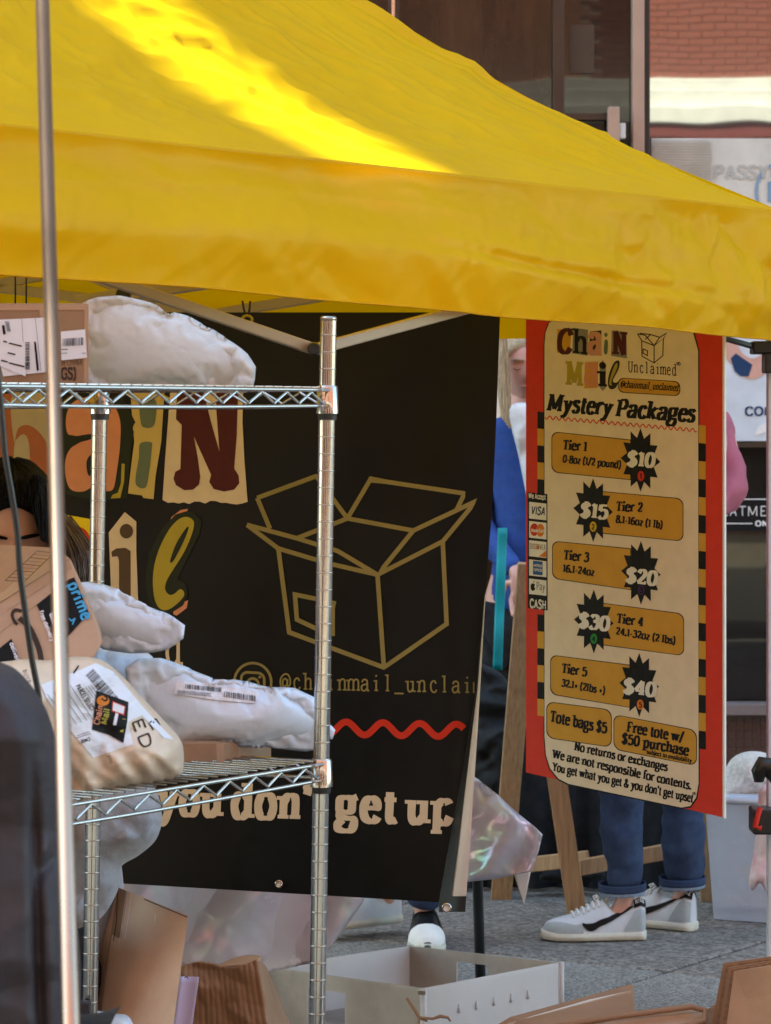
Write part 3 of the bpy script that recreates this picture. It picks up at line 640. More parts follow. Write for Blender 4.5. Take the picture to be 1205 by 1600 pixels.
I = Ink(.003); I.poly(catmull([(1133,528),(1150,536),(1160,552),(1178,560),(1200,548),(1230,540),(1230,575),(1200,582),(1180,592),(1165,590),(1150,575),(1133,556)], 4, True)); I.build('arm_print', M['skinpale'], t, pm)
I = Ink(.0045); I.poly([(1142,560),(1150,552),(1176,570),(1170,588),(1158,588),(1148,580)]); I.build('cuff_print', M['navy'], t, pm)
I = Ink(.003); I.poly(catmull([(1180,680),(1184,668),(1194,662),(1210,660),(1210,668),(1194,676)], 4, True)); I.build('highlight_print', M['white'], t, pm)
t, pm = sheet('window_decal', 'black window strip lettered in white capitals between two thin lines', 'sign', 1110, 1330, 772, 830, wy, M['black'])
I = Ink(.003); letters(I, 'TREATMENT', 1098, 806, 1228, 806, 15, 'thin'); letters(I, 'ONLY', 1180, 822, 1218, 822, 8, 'bold'); I.ribbon([(1112,780),(1330,780)], 1.5); I.ribbon([(1112,818),(1176,818)], 1.5); I.build('lettering', M['white'], t, pm)
t, pm = sheet('window_poster', 'plain cream sheet in the window behind the woman in blue', 'poster', 700, 840, 440, 690, wy, M['cream'])
# ================================================================== BRICK BUILDING across the street (seen in the glass)
YB = -6.0; zb = 4.72
bb = thing('brick_building', 'red brick building with white cornice, seen reflected in the upper right window', 'building', (4, YB-.5, 0))
mb = MB(); mb.box((-25,YB-6,0), (30,YB-.02,14)); mb.build('wall', M['mortar'], bb, smooth=False)
bk = MB(); bk.box((0,0,0), (.205,.02,.057)); bkm = bk.mesh('brick', M['brick'], False)
row = 0; z = zb+.01
while z < 6.3:
    x = 2.0+(row % 2)*.108
    while x < 4.4:
        inst('brick', bkm, (x, YB-.021+random.uniform(0,.004), z), bb); x += .216
    z += .067; row += 1
fb = MB(); r2 = 0; z = .3
while z < 13.9:
    x = -24+(r2 % 2)*.108
    while x < 29:
        if not (1.9 < x < 4.5 and z > zb-.5 and z < 6.3) and not (zb-.55 < z < zb):
            fb.add([(x,YB,z),(x+.205,YB,z),(x+.205,YB,z+.057),(x,YB,z+.057)], [(3,2,1,0)])
        x += .216
    z += .067; r2 += 1
tag(fb.build('brickwork', M['brickfar'], bb, smooth=False), kind='stuff')
mb = MB(); mb.box((-25,YB-.01,zb-.10), (30,YB+.05,zb-.005)); mb.box((-25,YB-.01,zb-.26), (30,YB+.08,zb-.105)); mb.box((-25,YB-.01,zb-.42), (30,YB+.13,zb-.265)); mb.build('cornice', M['cornice'], bb, smooth=False, bevel=.01)
mb = MB(); mb.box((-25,YB-.01,zb-.56), (30,YB+.11,zb-.425)); mb.build('fascia', M['maroonpaint'], bb, smooth=False)
for xw in range(-22, 28, 5):
    mb = MB(); mb.box((xw,YB-.01,.6), (xw+3.4,YB+.02,3.6)); mb.build('shop_window', M['darkpane'], bb, smooth=False)
    mb = MB()
    for a, b in (((xw-.1,YB+.0,.5),(xw,YB+.08,3.7)),((xw+3.4,YB+.0,.5),(xw+3.5,YB+.08,3.7)),((xw,YB+.0,3.6),(xw+3.4,YB+.08,3.7)),((xw,YB+.0,.5),(xw+3.4,YB+.08,.6))): mb.box(a, b)
    mb.build('window_frame', M['cornice'], bb, smooth=False)
# ================================================================== CANOPY
Cr = Vector((.851,6.95,1.898)); E = Vector((-.575,-.818,0)); Nn = Vector((-.818,.575,0))
Cl = Cr+E*3; Br = Cr+Nn*3; Bl = Cl+Nn*3; Pk = Cr+E*1.5+Nn*1.5; Pk.z = 3.25
can = thing('pop_up_canopy', 'yellow pop-up canopy over the whole market stall', 'canopy', (Cr.x, Cr.y, 0))
def roofpt(A, B, s, t, front=False):
    e = A.lerp(B, s); q = e.lerp(Pk, t); q.z -= .6*t*(1-t)*(1 if t > 0 else 0)
    q.z -= .06*(1-t)*math.sin(math.pi*s)*t*2
    return q
def drop(u): return .27+.0*u
def frontfab(s, v):
    """v: 0 peak .. 1 eave .. then valance"""
    L = s*3
    cd = L+.05
    if v < .7:
        t = (1-v/.7)**1.15; q = roofpt(Cr, Cl, s, t)
        out = Vector((.818*.5,-.575*.5,.8)); k = min(1, t*9)**1.5
        # seam and strut ridge through the middle of the slope
        q += out*(.012*nz((L*1.1, t*3.0, 0), 1, 2)+.006*nz((L*4, t*3, 0), 1, 5)+ .009*(crease((L*3+t*6, t*10-L*2, 0), 1, 9)-.4)+.006*(crease((L*7-t*9, t*18+L*3, 0), 1, 19)-.4)+.008*facet(L, t*1.6, 6, 3, .5, 3)+.004*facet(L, t*1.6, 16, 6, .1, 3))*k
        a = math.atan2(t*2.2+.02, cd)   # pulled folds fanning from the corner
        q += out*(.012*nz((a*9,cd*.5,0),1,4)+.004*nz((a*26,cd*.8,0),1,6))*math.exp(-cd/1.6)*k
    else:
        w_ = (v-.7)/.3; e = Cr.lerp(Cl, s); o = Vector((.818,-.575,0))
        w0 = .33+.07*math.sin(L*2.2+1)+.05*nz((L*1.3,0,0),1,31); q0 = max(0, min(1, (w_-w0)/.38)); bul = .046*q0*q0*(3-2*q0)-.012*math.sin(min(1, w_/max(.1,w0))*math.pi)+.012*math.sin(w_*math.pi)
        rnd = math.sin(min(1, w_*6)*math.pi/2)
        y_b = {0:(531-0)}.get(0)
        dr = .284-.05*s/.83+.006*nz((L*2,0,0),1,8); k = min(1, w_*7)**1.5
        q = e+o*(bul+.0*rnd)+Vector((0,0,-w_*dr))
        q += k*o*(.012*nz((L*.5, w_*1.3, 0), 1, 11)+.020*nz((L*.35+w_*.3, w_*2.0, 3), 1, 12)+.010*facet(L, w_*.3, 2.2, 14, .12, 3)+.034*facet(L, w_*.3, 6, 4, .35, 2.5)*(.5+math.exp(-L/.9))+.022*facet(L, w_*.3, 13, 9, -.5, 2.4)*(.4+1.3*math.exp(-L/.8))+.011*facet(L, w_*.3, 28, 12, .8, 2.4)*(.4+1.5*math.exp(-L/.7))-.020*math.exp(-((w_-.62-.08*math.sin(L*3))/.05)**2)*math.exp(-((L-.9)/.5)**2))
    return q
mb = MB(); mb.grid(300, 170, frontfab)
fab = mb.build('roof_fabric', M['canopy'], can)
hem = MB()
hem.tube([frontfab(s/70, 1.0)+Vector((0,0,.001)) for s in range(71)], .0022, 5); hem.build('hem', M['canopy'], can)
def sidefab(A, B, o, seed):
    def f(s, v):
        if v < .7:
            t = (1-v/.7)**1.15; q = roofpt(A, B, s, t); q.z += .008*nz((s*4,t*5,seed),1,seed); return q
        w_ = (v-.7)/.3; return A.lerp(B, s)+o*(.02*math.sin(w_*2)+.012*nz((s*4,w_*2,seed),1))+Vector((0,0,-w_*.27))
    return f
for A, B, o, sd in ((Cr,Br,-E,3),(Br,Bl,Nn,4),(Bl,Cl,E,5)):
    mb = MB(); mb.grid(50, 40, sidefab(A,B,o,sd)); mb.build('roof_fabric', M['canopy'], can)
# frame
def seg(name, a, b, wd, th, m='bar', side=(0,0,1), par_=can):
    mb = MB(); mb.bar(a, b, wd, th, side); return mb.build(name, M[m], par_, smooth=False, bevel=.003)
seg('truss_bar', P(150,430,5.42), P(492,546,5.62), .020, .016); seg('truss_bar', P(488,547,5.64), P(760,474,6.0), .020, .016)
seg('truss_bar', P(60,395,7.6), P(240,470,7.3), .03, .016); seg('truss_bar', P(120,472,7.35), P(330,440,7.0), .03, .016)
def knob(p, r=.012, nm='truss_knob'):
    mb = MB(); mb.tube([p+Vector((0,-.02,0)), p+Vector((0,-.016,0)), p+Vector((0,.012,0))], [r*.8, r, r], 14); mb.build(nm, M['blackplastic'], can, angle=40)
knob(P(491,545,5.6)); knob(P(193,460,6.9), .016)
for (A, B) in ((Cr,Br),(Br,Bl),(Bl,Cl)):
    n = (B-A).normalized(); mid = (A+B)/2; inn = (Pk-mid); inn.z = 0; inn = inn.normalized()*.06
    for k in range(2):
        a = A+(B-A)*(k*.5)+inn; b = A+(B-A)*(k*.5+.5)+inn
        seg('truss_bar', a+Vector((0,0,-.03)), b+Vector((0,0,-.20)), .026, .014); seg('truss_bar', a+Vector((0,0,-.20)), b+Vector((0,0,-.03)), .026, .014)
for c_, m_ in ((Cr,'bar'),(Br,'bar'),(Cl,'bar'),(Bl,'bar')):
    inn = (Pk-c_); inn.z = 0; inn = inn.normalized()*.045; q = c_+inn
    if c_ is Cr: q = P(1211, 650, 6.98)
    mb = MB(); mb.box((q.x-.017,q.y-.017,0), (q.x+.017,q.y+.017,c_.z-.05)); mb.box((q.x-.04,q.y-.04,0), (q.x+.04,q.y+.04,.006))
    lg = mb.build('leg', M['tubrim'] if c_ is Cr else M['bar'], can, smooth=False, bevel=.003)
# corner bracket, height clamp on the near-right leg
br = MB(); br.box(P(1177,553,6.95), P(1215,534,7.02)); br.box(P(1196,583,6.93), P(1215,553,7.0)); br.build('corner_bracket', M['blackplastic'], can, smooth=False, bevel=.004)
seg('bracket_arm', P(1130,528,6.9), P(1190,545,6.98), .012, .012, 'blackplastic')
br = MB(); br.box(P(1177,1305,6.90), P(1222,1258,6.99)); br.build('height_clamp', M['blackplastic'], can, smooth=False, bevel=.005)
mb = MB(); mb.tube([P(1188,1262,6.9), P(1180,1292,6.89), P(1190,1294,6.89)], .006, 8); mb.build('clamp_lever', M['red'], can)
# bungee hooks
mb = MB(); mb.tube([P(379,470,5.75), P(381,483,5.75), P(384,494,5.75)], .0022, 6); mb.tube([P(391,470,5.75), P(390,483,5.75), P(388,494,5.75)], .0022, 6); mb.build('bungee_cord', M['blackplastic'], can)
mb = MB(); mb.tube([P(386+8*math.cos(a*.4488), 500+7*math.sin(a*.4488), 5.75) for a in range(15)], .003, 6, False); mb.build('hook_ring', M['mustard'], can)
for px in (24, 41):
    mb = MB(); mb.tube([P(px,380,7.4), P(px,500,7.4)], .002, 5); mb.build('hanging_cord', M['blackplastic'], can)
# ================================================================== BLACK BANNER
bp = Plane((0,1366,6.6),(690,1410,6.3),(0,500,6.62))
def bwave(px, py):
    u = px/100.0; v = py/100.0; edge = max(0, min(1, (py-820)/500))
    rip = .020*nz((u*.55+v*.12, v*.16, 0), 1, 21)*min(1, max(.25, (1000-py)/300))
    rip += .010*math.exp(-((px-600-(640-py)*.35)/60)**2)*max(0, min(1, (820-py)/200))
    return rip-.03*math.exp(-((px-760)/40)**2)*(.2+edge)
def bm(px, py, off=0): return P(px, py, bp.d(px, py)-off-bwave(px, py))
ban = thing('vinyl_banner', 'large black vinyl banner with ransom-note letters and open box outline behind the wire shelf', 'banner', P(400,1395,6.45))
def brx(y):   # right edge of the front face
    pts = [(480,782),(650,776),(800,769),(940,757),(1080,744),(1200,724),(1330,700),(1408,686)]
    for (a, xa), (b, xb) in zip(pts, pts[1:]):
        if y <= b: return xa+(xb-xa)*(y-a)/(b-a)
    return pts[-1][1]
def bface(u, v):
    yt = 488; xr = 0; px0 = -60; 
    yb = 1366+u*44
    y = yt+(yb-yt)*v; x = px0+(brx(y)-px0)*u; return bm(x, y)
mb = MB(); mb.grid(130, 130, bface); mb.build('banner_face', M['vinyl'], ban)
# curled back edge
def curl(u, v):
    y = 930+v*492; xl = brx(min(y,1408)); xr = [758,752,747,742,737,732,727][0]
    for (a, xa), (b, xb) in zip([(930,759),(1050,752),(1150,746),(1300,736),(1425,727)], [(1050,752),(1150,746),(1300,736),(1425,727),(1500,727)]):
        if a <= y <= b: xr = xa+(xb-xa)*(y-a)/(b-a)
    x = xl+(xr-xl)*u; return P(x, y, bp.d(x, y)+.004-.035*math.sin(u*math.pi*.6)-bwave(xl, min(y,1408))*(1-u))
mb = MB(); mb.grid(12, 40, curl); mb.build('banner_back', M['vinylwhite'], ban)
def curl2(u, v, k=.003):
    q = curl(u*.34 if True else u, v); return q+Vector((0,-k,0))
mb = MB(); mb.grid(6, 40, lambda u, v: curl(u*(.18+.25*min(1, v*1.2)), v*.96)+Vector((0,-.004,0))); mb.build('hem', M['vblack'], ban)
mb = MB(); mb.grid(8, 3, lambda u, v: curl(u, .955+.05*v)+Vector((0,-.005,0))); mb.build('hem', M['vblack'], ban)
def grommet(c, r, par_):
    mb = MB(); n = 16; mb.tube([c+Vector((r*math.cos(a*2*math.pi/n), -.003, r*math.sin(a*2*math.pi/n))) for a in range(n+1)], r*.32, 6, False); o = mb.build('grommet', M['chrome'], par_)
    mb = MB(); mb.add([c+Vector((r*.8*math.cos(a*2*math.pi/n), -.002, r*.8*math.sin(a*2*math.pi/n))) for a in range(n)], [tuple(range(n))]); mb.build('eyelet', M['white'], o, smooth=False)
grommet(bm(436,1381,.004), .0065, ban); grommet(P(698,1418,6.24), .0075, ban)
def bprint(name, m, fn, off=.004, maxe=12):
    maxe = 12; I = Ink(.0016+(off-.0035)*.35); fn(I); return I.build(name, M[m], ban, bm, maxe)
cr = lambda pts, n=5: catmull(pts, n, True)
bprint('letter_paper', 'terra', lambda I: I.poly([(-30,615),(76,615),(78,770),(40,766),(-30,760)]))
bprint('letter_print', 'patch', lambda I: (I.poly(cr([(20,615),(72,615),(76,700),(72,690),(58,672),(42,664),(28,670),(22,690)])), I.poly(cr([(24,765),(22,700),(30,682),(40,680),(46,700),(46,760),(40,766)]))), .006)
bprint('letter_paper', 'dkgreen', lambda I: I.poly([(78,625),(190,618),(212,660),(205,700),(198,778),(150,782),(100,772),(78,740)]))
bprint('letter_print', 'salmon', lambda I: (I.poly(cr([(104,648),(120,625),(165,620),(186,650),(188,690),(182,740),(176,765),(160,766),(150,758),(130,768),(110,764),(102,740),(104,712),(118,694),(142,686),(142,678),(108,680)]))), .006)
bprint('letter_counter', 'dkgreen', lambda I: (I.poly(cr([(135,724),(140,712),(148,712),(150,730),(146,742),(138,742)])), I.poly([(100,678),(138,684),(120,694),(100,706)])), .0075)
bprint('letter_print', 'mustard', lambda I: I.poly([(190,724),(195,725),(194,752),(188,778),(173,779),(176,773),(184,770),(189,755)]), .006)
bprint('letter_paper', 'paleyel', lambda I: I.poly([(204,612),(257,612),(252,690),(243,745),(240,780),(224,778),(222,774),(200,771),(206,720),(210,690),(207,660)]))
bprint('letter_print', 'greeng', lambda I: (I.poly(cr([(219,625),(243,625),(243,655),(238,667),(226,668),(220,660)])), I.poly(cr([(219,693),(236,691),(237,700),(234,730),(229,758),(222,763),(213,758),(212,745),(217,715)]))), .006)
rnd = random.Random(3)
bprint('letter_paper', 'beige', lambda I: I.poly([(266,612),(380,612),(379,660),(382,720),(387,784)]+[(387-k*8.3, 785+rnd.uniform(-2.5,2.5)+(0 if k > 3 else 3)) for k in range(1,16)]+[(254,781),(258,720)]))
bprint('letter_print', 'maroon', lambda I: I.poly([(277,612),(318,612),(330,660),(343,706),(338,640),(338,612),(372,612),(370,680),(366,732),(373,743),(374,755),(366,765),(350,768),(334,764),(327,753),(330,742),(303,682),(309,715),(313,745),(311,757),(302,765),(288,766),(275,758),(271,748),(274,737),(282,733),(284,664),(275,655)]), .006)
bprint('letter_paper', 'brightyel', lambda I: I.poly([(80,800),(141,811),(142,915),(95,912)]))
bprint('letter_print', 'red', lambda I: I.ribbon(catmull([(100,850),(110,832),(124,826),(136,836),(140,860),(138,890),(132,915)], 6), 5), .006)
bprint('letter_print', 'orange', lambda I: I.poly(cr([(102,850),(112,836),(126,832),(132,850),(128,880),(112,896),(102,880)])), .006)
bprint('letter_paper', 'beige', lambda I: I.poly([(170,832),(195,800),(213,815),(213,860),(216,942),(174,935)]))
bprint('letter_print', 'brownink', lambda I: (I.disc(197.5,830,10.5,11.5), I.poly([(174,862),(182,857),(196,856),(204,861),(204,938),(186,936),(186,876),(184,869),(175,870)])), .006)
bprint('letter_paper', 'salmon', lambda I: I.poly([(261,826),(268,808),(282,797),(294,795),(290,803),(276,812),(266,826)]), .0035)
bprint('letter_paper', 'salmon', lambda I: I.poly([(270,952),(288,940),(294,938),(292,950),(276,962),(271,960)]), .0035)
bprint('letter_paper', 'dkgreen', lambda I: I.poly([(227,905),(233,865),(252,828),(274,804),(290,799),(303,800),(315,815),(312,835),(296,866),(277,905),(290,912),(294,928),(286,946),(264,960),(247,958),(232,940)]), .0045)
bprint('letter_print', 'mustard', lambda I: (I.poly(cr([(239,912),(241,885),(249,857),(264,828),(280,811),(294,808),(303,816),(300,834),(288,862),(272,888),(261,906),(258,920),(264,929),(272,928),(281,921),(287,924),(287,932),(276,944),(262,953),(250,951),(242,937)]))), .006)
bprint('letter_counter', 'dkgreen', lambda I: I.poly(cr([(292,824),(294,828),(284,852),(271,876),(266,876),(276,848)])), .0075)
bprint('lettering', 'beige', lambda I: letters(I, 'Unclaimed', -10, 1040, 288, 1040, 58, 'type', mono=True), .004, 30)
S1 = [[(402,778),(494,744),(543,810)],[(402,778),(422,826)],[(543,810),(579,749),(726,771),(713,798)],[(543,810),(646,829)],[(646,829),(744,783),(692,846),(590,898),(646,829)],
      [(386,820),(464,841),(528,861),(590,898)],[(386,820),(435,857),(512,880),(590,898)],[(543,810),(464,841)],[(435,857),(452,988),(600,1043),(698,975),(692,846)],[(590,898),(600,1043)],[(500,937),(461,929),(464,968),(500,985)],[(500,937),(520,942),(520,992),(500,985)]]
def boxart(I):
    for s in S1:
        q = []
        for a, b in zip(s, s[1:]): q += [(a[0]+(b[0]-a[0])*k/6, a[1]+(b[1]-a[1])*k/6) for k in range(6)]
        I.ribbon(q+[s[-1]], 7)
bprint('box_drawing', 'olive', boxart)
bprint('camera_logo', 'olive', lambda I: (I.ribbon([(395+29*math.cos(a*.2244), 1066+30*math.sin(a*.2244)) for a in range(28)], 4, True), I.ribbon(rrect(377,413,1050,1052,1086,1088,10), 4, True), I.ribbon([(395+9*math.cos(a*.4488), 1069+9*math.sin(a*.4488)) for a in range(14)], 4, True), I.disc(406,1058,2.3)))
def handle(I):
    letters(I, '@chainmail_unclaim', 437, 1077, 757, 1083.4, 25, 'type', mono=True); I.t = [t_ for t_ in I.t if max(p[0] for p in t_[:3]) < 742]
bprint('lettering', 'olive', handle)
bprint('wave_line', 'red', lambda I: I.ribbon([(x, 1138+(x-540)*.02-10*math.sin((x-526.7)/57.5*2*math.pi)) for x in range(230, 728, 3)], 10.5))
def slogan(I):
    letters(I, 'you', 246, 1272, 350, 1275, 51, 'fatup', track=5); letters(I, "don't", 361, 1277, 515, 1281, 51, 'fatup', track=5); letters(I, 'get', 524, 1282, 624, 1285, 51, 'fatup', track=5); letters(I, 'up', 634, 1285, 712, 1288, 51, 'fatup', track=5)
I = Ink(.0018); slogan(I); I.t = [t_ for t_ in I.t if max(p[0] for p in t_[:3]) < 709]; I.build('lettering', M['beige'], ban, bm, 12)

# ================================================================== PRICE SIGN
sp = Plane((822,1207,7.30),(1131,1276,6.85),(1131,500,6.85))
sg = thing('price_sign', 'tall red and cream price board reading Mystery Packages hanging from the canopy', 'sign', P(975,1240,7.05))
def quadbox(mb, pts, mp, th):
    f = [mp(x, y) for x, y in pts]; b = [p+Vector((th*.55, th*.83, 0)) for p in f]; mb.hexa(f[::-1]+b[::-1]) if False else mb.hexa(f+b)
mb = MB(); quadbox(mb, [(822,478),(822,1207),(1129,1277),(1129,478)], sp, .006); mb.build('board', M['signred'], sg, smooth=False)
mb = MB(); quadbox(mb, [(1129.3,478),(1129.3,1277),(1132.3,1279),(1132.3,478)], sp, .008); mb.build('board_edge', M['white'], sg, smooth=False)
def sprint(name, m, fn, off=.0012, label=None):
    I = Ink(off*.35); fn(I); return I.build(name, M[m], sg, sp, None, label)
def slope(y): return .08+(y-660)*.00024
PT = rrect(850.5,1091,497,526,1209,1266,26)
sprint('panel_outline', 'black', lambda I: I.poly([(851,520),(856,505),(862,500),(1080,500),(1088,528),(1093,548),(1093.5,1225),(1090,1248),(1080,1262),(1064,1264),(888,1227),(872,1219),(858,1202),(851.5,1180),(849.5,1150),(849.5,540)]), .0012)
sprint('cream_panel', 'cream', lambda I: I.poly([(852.5,520),(858,505),(864,500),(1078,500),(1086,530),(1091,548),(1091.8,1224),(1088,1246),(1079,1259.5),(1065,1262),(889,1225),(873,1217),(860,1201),(853.3,1180),(851,1150),(851,540)]), .002)
for k in range(19):
    y = 643+k*26.4
    if 760 < y < 945: continue
    if y > 1100: break
    sprint('checker_block', 'black' if k % 2 == 0 else 'ochre', lambda I: I.poly([(840,y),(850.2,y+1),(850.2,y+27.4),(840,y+26.4)]), .0016)
for k in range(18):
    y = 664+k*28.1; sprint('checker_block', 'ochre' if k % 2 == 0 else 'black', lambda I: I.poly([(1092,y),(1103,y+1.2),(1103,y+29.3),(1092,y+28.1)]), .0026)
# logo letters
def L_(name, m, pts, off=.0028): sprint(name, m, lambda I: I.poly(pts), off)
L_('letter_paper','ochre',[(871,514),(893,516),(891,553),(870,551)])
sprint('letter_print','maroon', lambda I: letters(I,'C',870,550,893,552,36,'fat'), .0036)
L_('letter_paper','grey',[(896,512),(919,515),(918,556),(894,552)])
sprint('letter_print','black', lambda I: letters(I,'h',895,551,919,554,36,'cond',slant=0), .0036)
L_('letter_paper','dkgreen',[(922,518),(940,516),(940,555),(920,554)])
sprint('letter_print','pinkink', lambda I: letters(I,'a',919,552,941,554,44,'fat',slant=0), .0036)
sprint('letter_print','greeng', lambda I: (I.disc(947,523,2.6,3.4), I.poly(cr([(945,532),(950,533),(949,552),(944,551)]))), .0036)
L_('letter_paper','grey',[(956,516),(979,519),(980,560),(955,556)])
sprint('letter_print','maroon', lambda I: letters(I,'N',957,553,980,555,36,'fat',slant=0), .0036)
sprint('letter_paper','mustard', lambda I: letters(I,'M',885,601,911,603,37,'fat',slant=0), .0036)
L_('letter_paper','ochre',[(914,566),(935,565),(934,606),(913,607)])
sprint('letter_print','salmon', lambda I: letters(I,'a',914,600,935,603,44,'fat',slant=0), .0036)
L_('letter_paper','grey',[(937,572),(942,562),(947,572),(947,606),(942,611),(937,605)])
sprint('letter_print','black', lambda I: letters(I,'i',936,603,948,604,34,'fat',slant=0), .0036)
L_('letter_paper','dkgreen',cr([(950,600),(952,584),(960,566),(968,564),(967,576),(958,594),(962,598),(967,596),(962,606),(954,608)]))
L_('letter_print','mustard',cr([(952,600),(955,586),(961,570),(965,568),(964,576),(956,594),(956,602)]), .0036)
def smallbox(I):
    x = lambda a: 840+a/4.635; y = lambda b: 500+b/4.635
    for s in ([(755,148),(757,262),(845,310),(908,258),(912,135),(845,185),(755,150)],[(845,185),(845,310)],[(765,208),(765,240),(797,258),(797,224),(765,208)],[(725,100),(755,148)],[(725,100),(780,110),(845,185)],[(845,185),(885,125),(935,95),(912,135)],[(780,140),(820,105),(885,125)],[(740,96),(820,105)]):
        I.ribbon([(x(a), y(b)) for a, b in s], 1.6)
sprint('box_drawing', 'black', smallbox, .003)
sprint('lettering', 'black', lambda I: (letters(I,'Unclaimed',981,581,1058,587,17,'type',mono=True), letters(I,'®',1057,575,1064,576,9,'thin')), .003)
def pill(y, xs, ys, ysb, r=10, cs='1111'):
    sprint('pill_outline','black', lambda I: I.poly(rrect(xs[0],xs[1],ys[0],ys[1],ysb[0],ysb[1],r,1.2,cs)), .0028)
    return sprint('pill_panel','ochre', lambda I: I.poly(rrect(xs[0],xs[1],ys[0],ys[1],ysb[0],ysb[1],r,0,cs)), .0036)
pill(0,(967,1062),(591,597),(612,618),9)
sprint('lettering','black', lambda I: letters(I,'@chainmail_unclaimed',969,605,1060,611,10.5,'cond'), .0052)
sprint('lettering','black', lambda I: (letters(I,'Mystery',854,641,955,649,26,'fatup',slant=.2), letters(I,'Packages',961,650,1085,659,26,'fatup',slant=.2)), .003)
sprint('wave_line','signred', lambda I: I.ribbon([(852+x*.8, 652+x*.8*.086+2.6*math.sin(x*.8/9.7*2*math.pi)) for x in range(0,297)], 1.7), .003)
def star(cx, cy):
    pts = []
    for i in range(24):
        a = 2*math.pi*i/24-math.pi/2; k = 1 if i % 2 == 0 else .70
        pts.append((cx+31*k*math.cos(a), cy+50*k*math.sin(a)+31*k*math.cos(a)*.1))
    sprint('price_burst','black', lambda I: I.poly(pts), .0046)
TI = [((863,985),(675,688),(737,749),'1000',('Tier 1',879,702,917,705),('0-8oz (1/2 pound)',879,722,970,732),(1001,718.6),('$10',979,727,1023,730),('red','1',1001.7,743.8)),
 ((935,1067),(768,780),(832,845),'0110',('Tier 2',962,798,1004,800),('8.1-16oz (1 lb)',962,816,1035,826),(927,797),('$15',906,807,949,811),('yellow','2',927,823)),
 ((864,985),(846,858),(903,921),'1000',('Tier 3',880,874,920,878),('16.1-24oz',879,893,929,900),(1001.7,895),('$20',977,909,1027,915),('purple','3',1002,922)),
 ((935,1068),(942,960),(1006,1024),'0110',('Tier 4',963,973,1005,979),('24.1-32oz (2 lbs)',962,991,1055,1007),(928,971),('$30',903,979,952,986),('green','4',928,998)),
 ((861,985),(1024,1040),(1084,1105),'1000',('Tier 5',877,1051,917,1057),('32.1+ (2lbs +)',877,1072,945,1085),(999,1070),('$40',973,1082,1025,1089),('orange','5',1000.7,1101))]
for xs, ys, yb, cs, a, b, c, p_, dsc in TI:
    cs = '1001' if cs == '1000' else cs
    pill(0, xs, ys, yb, 11, cs)
    sprint('lettering','black', lambda I: (letters(I,a[0],a[1],a[2],a[3],a[4],14.5,'fat'), letters(I,b[0],b[1],b[2],b[3],b[4],11.5,'fat')), .0052)
    star(*c)
    sprint('price_lettering','white', lambda I: letters(I,p_[0],p_[1],p_[2],p_[3],p_[4],22,'fatup',slant=.12), .006)
    sprint('tier_dot',dsc[0], lambda I: I.disc(dsc[2],dsc[3],5.3,8), .0060)
    sprint('dot_number','black', lambda I: letters(I,dsc[1],dsc[2]-2.5,dsc[3]+4,dsc[2]+2.5,dsc[3]+4.4,8,'bold'), .0072)
pill(0,(855,955),(1097,1110),(1152,1167),12); pill(0,(960,1088),(1117,1142),(1170,1196),12)
sprint('lettering','black', lambda I: letters(I,'Tote bags $5',859,1127,948,1146,17,'fat'), .0052)
sprint('lettering','black', lambda I: (letters(I,'Free tote w/',979,1143,1068,1160,16,'fat'), letters(I,'$50 purchase',971,1161,1076,1181,16,'fat'), letters(I,'*subject to availability',1008,1177,1081,1192,6.5,'fat')), .0052)
sprint('lettering','black', lambda I: (letters(I,'No returns or exchanges',897,1172,1043,1205,13,'fat'), letters(I,'We are not responsible for contents.',863,1184,1080,1234,13,'fat'), letters(I,"You get what you get & you don't get upset",863,1204,1083,1254,13,'fat'), letters(I,'®',1082,1246,1088,1247,8,'thin')), .003)
# payment column
def card(y0, y1, m='white'): return sprint('payment_card', m, lambda I: I.poly([(827,y0),(854,y0+3),(854,y1+3),(827,y1)]), .0032)
sprint('payment_strip','black', lambda I: I.poly([(824.5,769),(855.5,772),(856,954),(825,950)]), .0024)
sprint('lettering','white', lambda I: (letters(I,'We Accept',826,778,853,780.5,7.5,'bold'), letters(I,'CASH',828,949,854,952,13,'bold')), .0036)
for y0, y1 in ((784,810),(814,840),(844,869),(874,899),(904,928)): card(y0, y1)
sprint('card_logo','navy', lambda I: letters(I,'VISA',829,803,852,805,12,'bold',slant=.15), .0044)
sprint('card_logo','red', lambda I: I.disc(835,827.5,6.5,10), .0044); sprint('card_logo','orange', lambda I: I.disc(844.5,828.5,6.5,10), .0046)
sprint('lettering','white', lambda I: letters(I,'MasterCard',830,831,851,832,5,'bold'), .0056)
sprint('lettering','black', lambda I: letters(I,'DISCOVER',828,857,853,859.5,8,'thin'), .0044); sprint('card_logo','orange', lambda I: I.disc(840,855,2.2,3.4), .0054)
sprint('card_logo','orange', lambda I: I.poly([(853.5,860),(853.5,871),(842,869.5)]), .0044)
sprint('card_logo','blue', lambda I: I.poly([(833,876),(848,877.5),(848,899),(833,897.5)]), .0044)
sprint('lettering','white', lambda I: (letters(I,'AMERICAN',834,885,847,886.5,4,'bold'), letters(I,'EXPRESS',834,892,847,893.5,4,'bold')), .0054)
sprint('lettering','black', lambda I: letters(I,'Pay',838,921,852,923,12,'thin'), .0044)
sprint('card_logo','black', lambda I: (I.poly(cr([(830,913),(833,911.5),(836,913.5),(835,917),(836.5,920),(834,923),(831,922.5),(829.3,918)])), I.poly([(833,910),(835,907),(834.8,910)])), .0044)
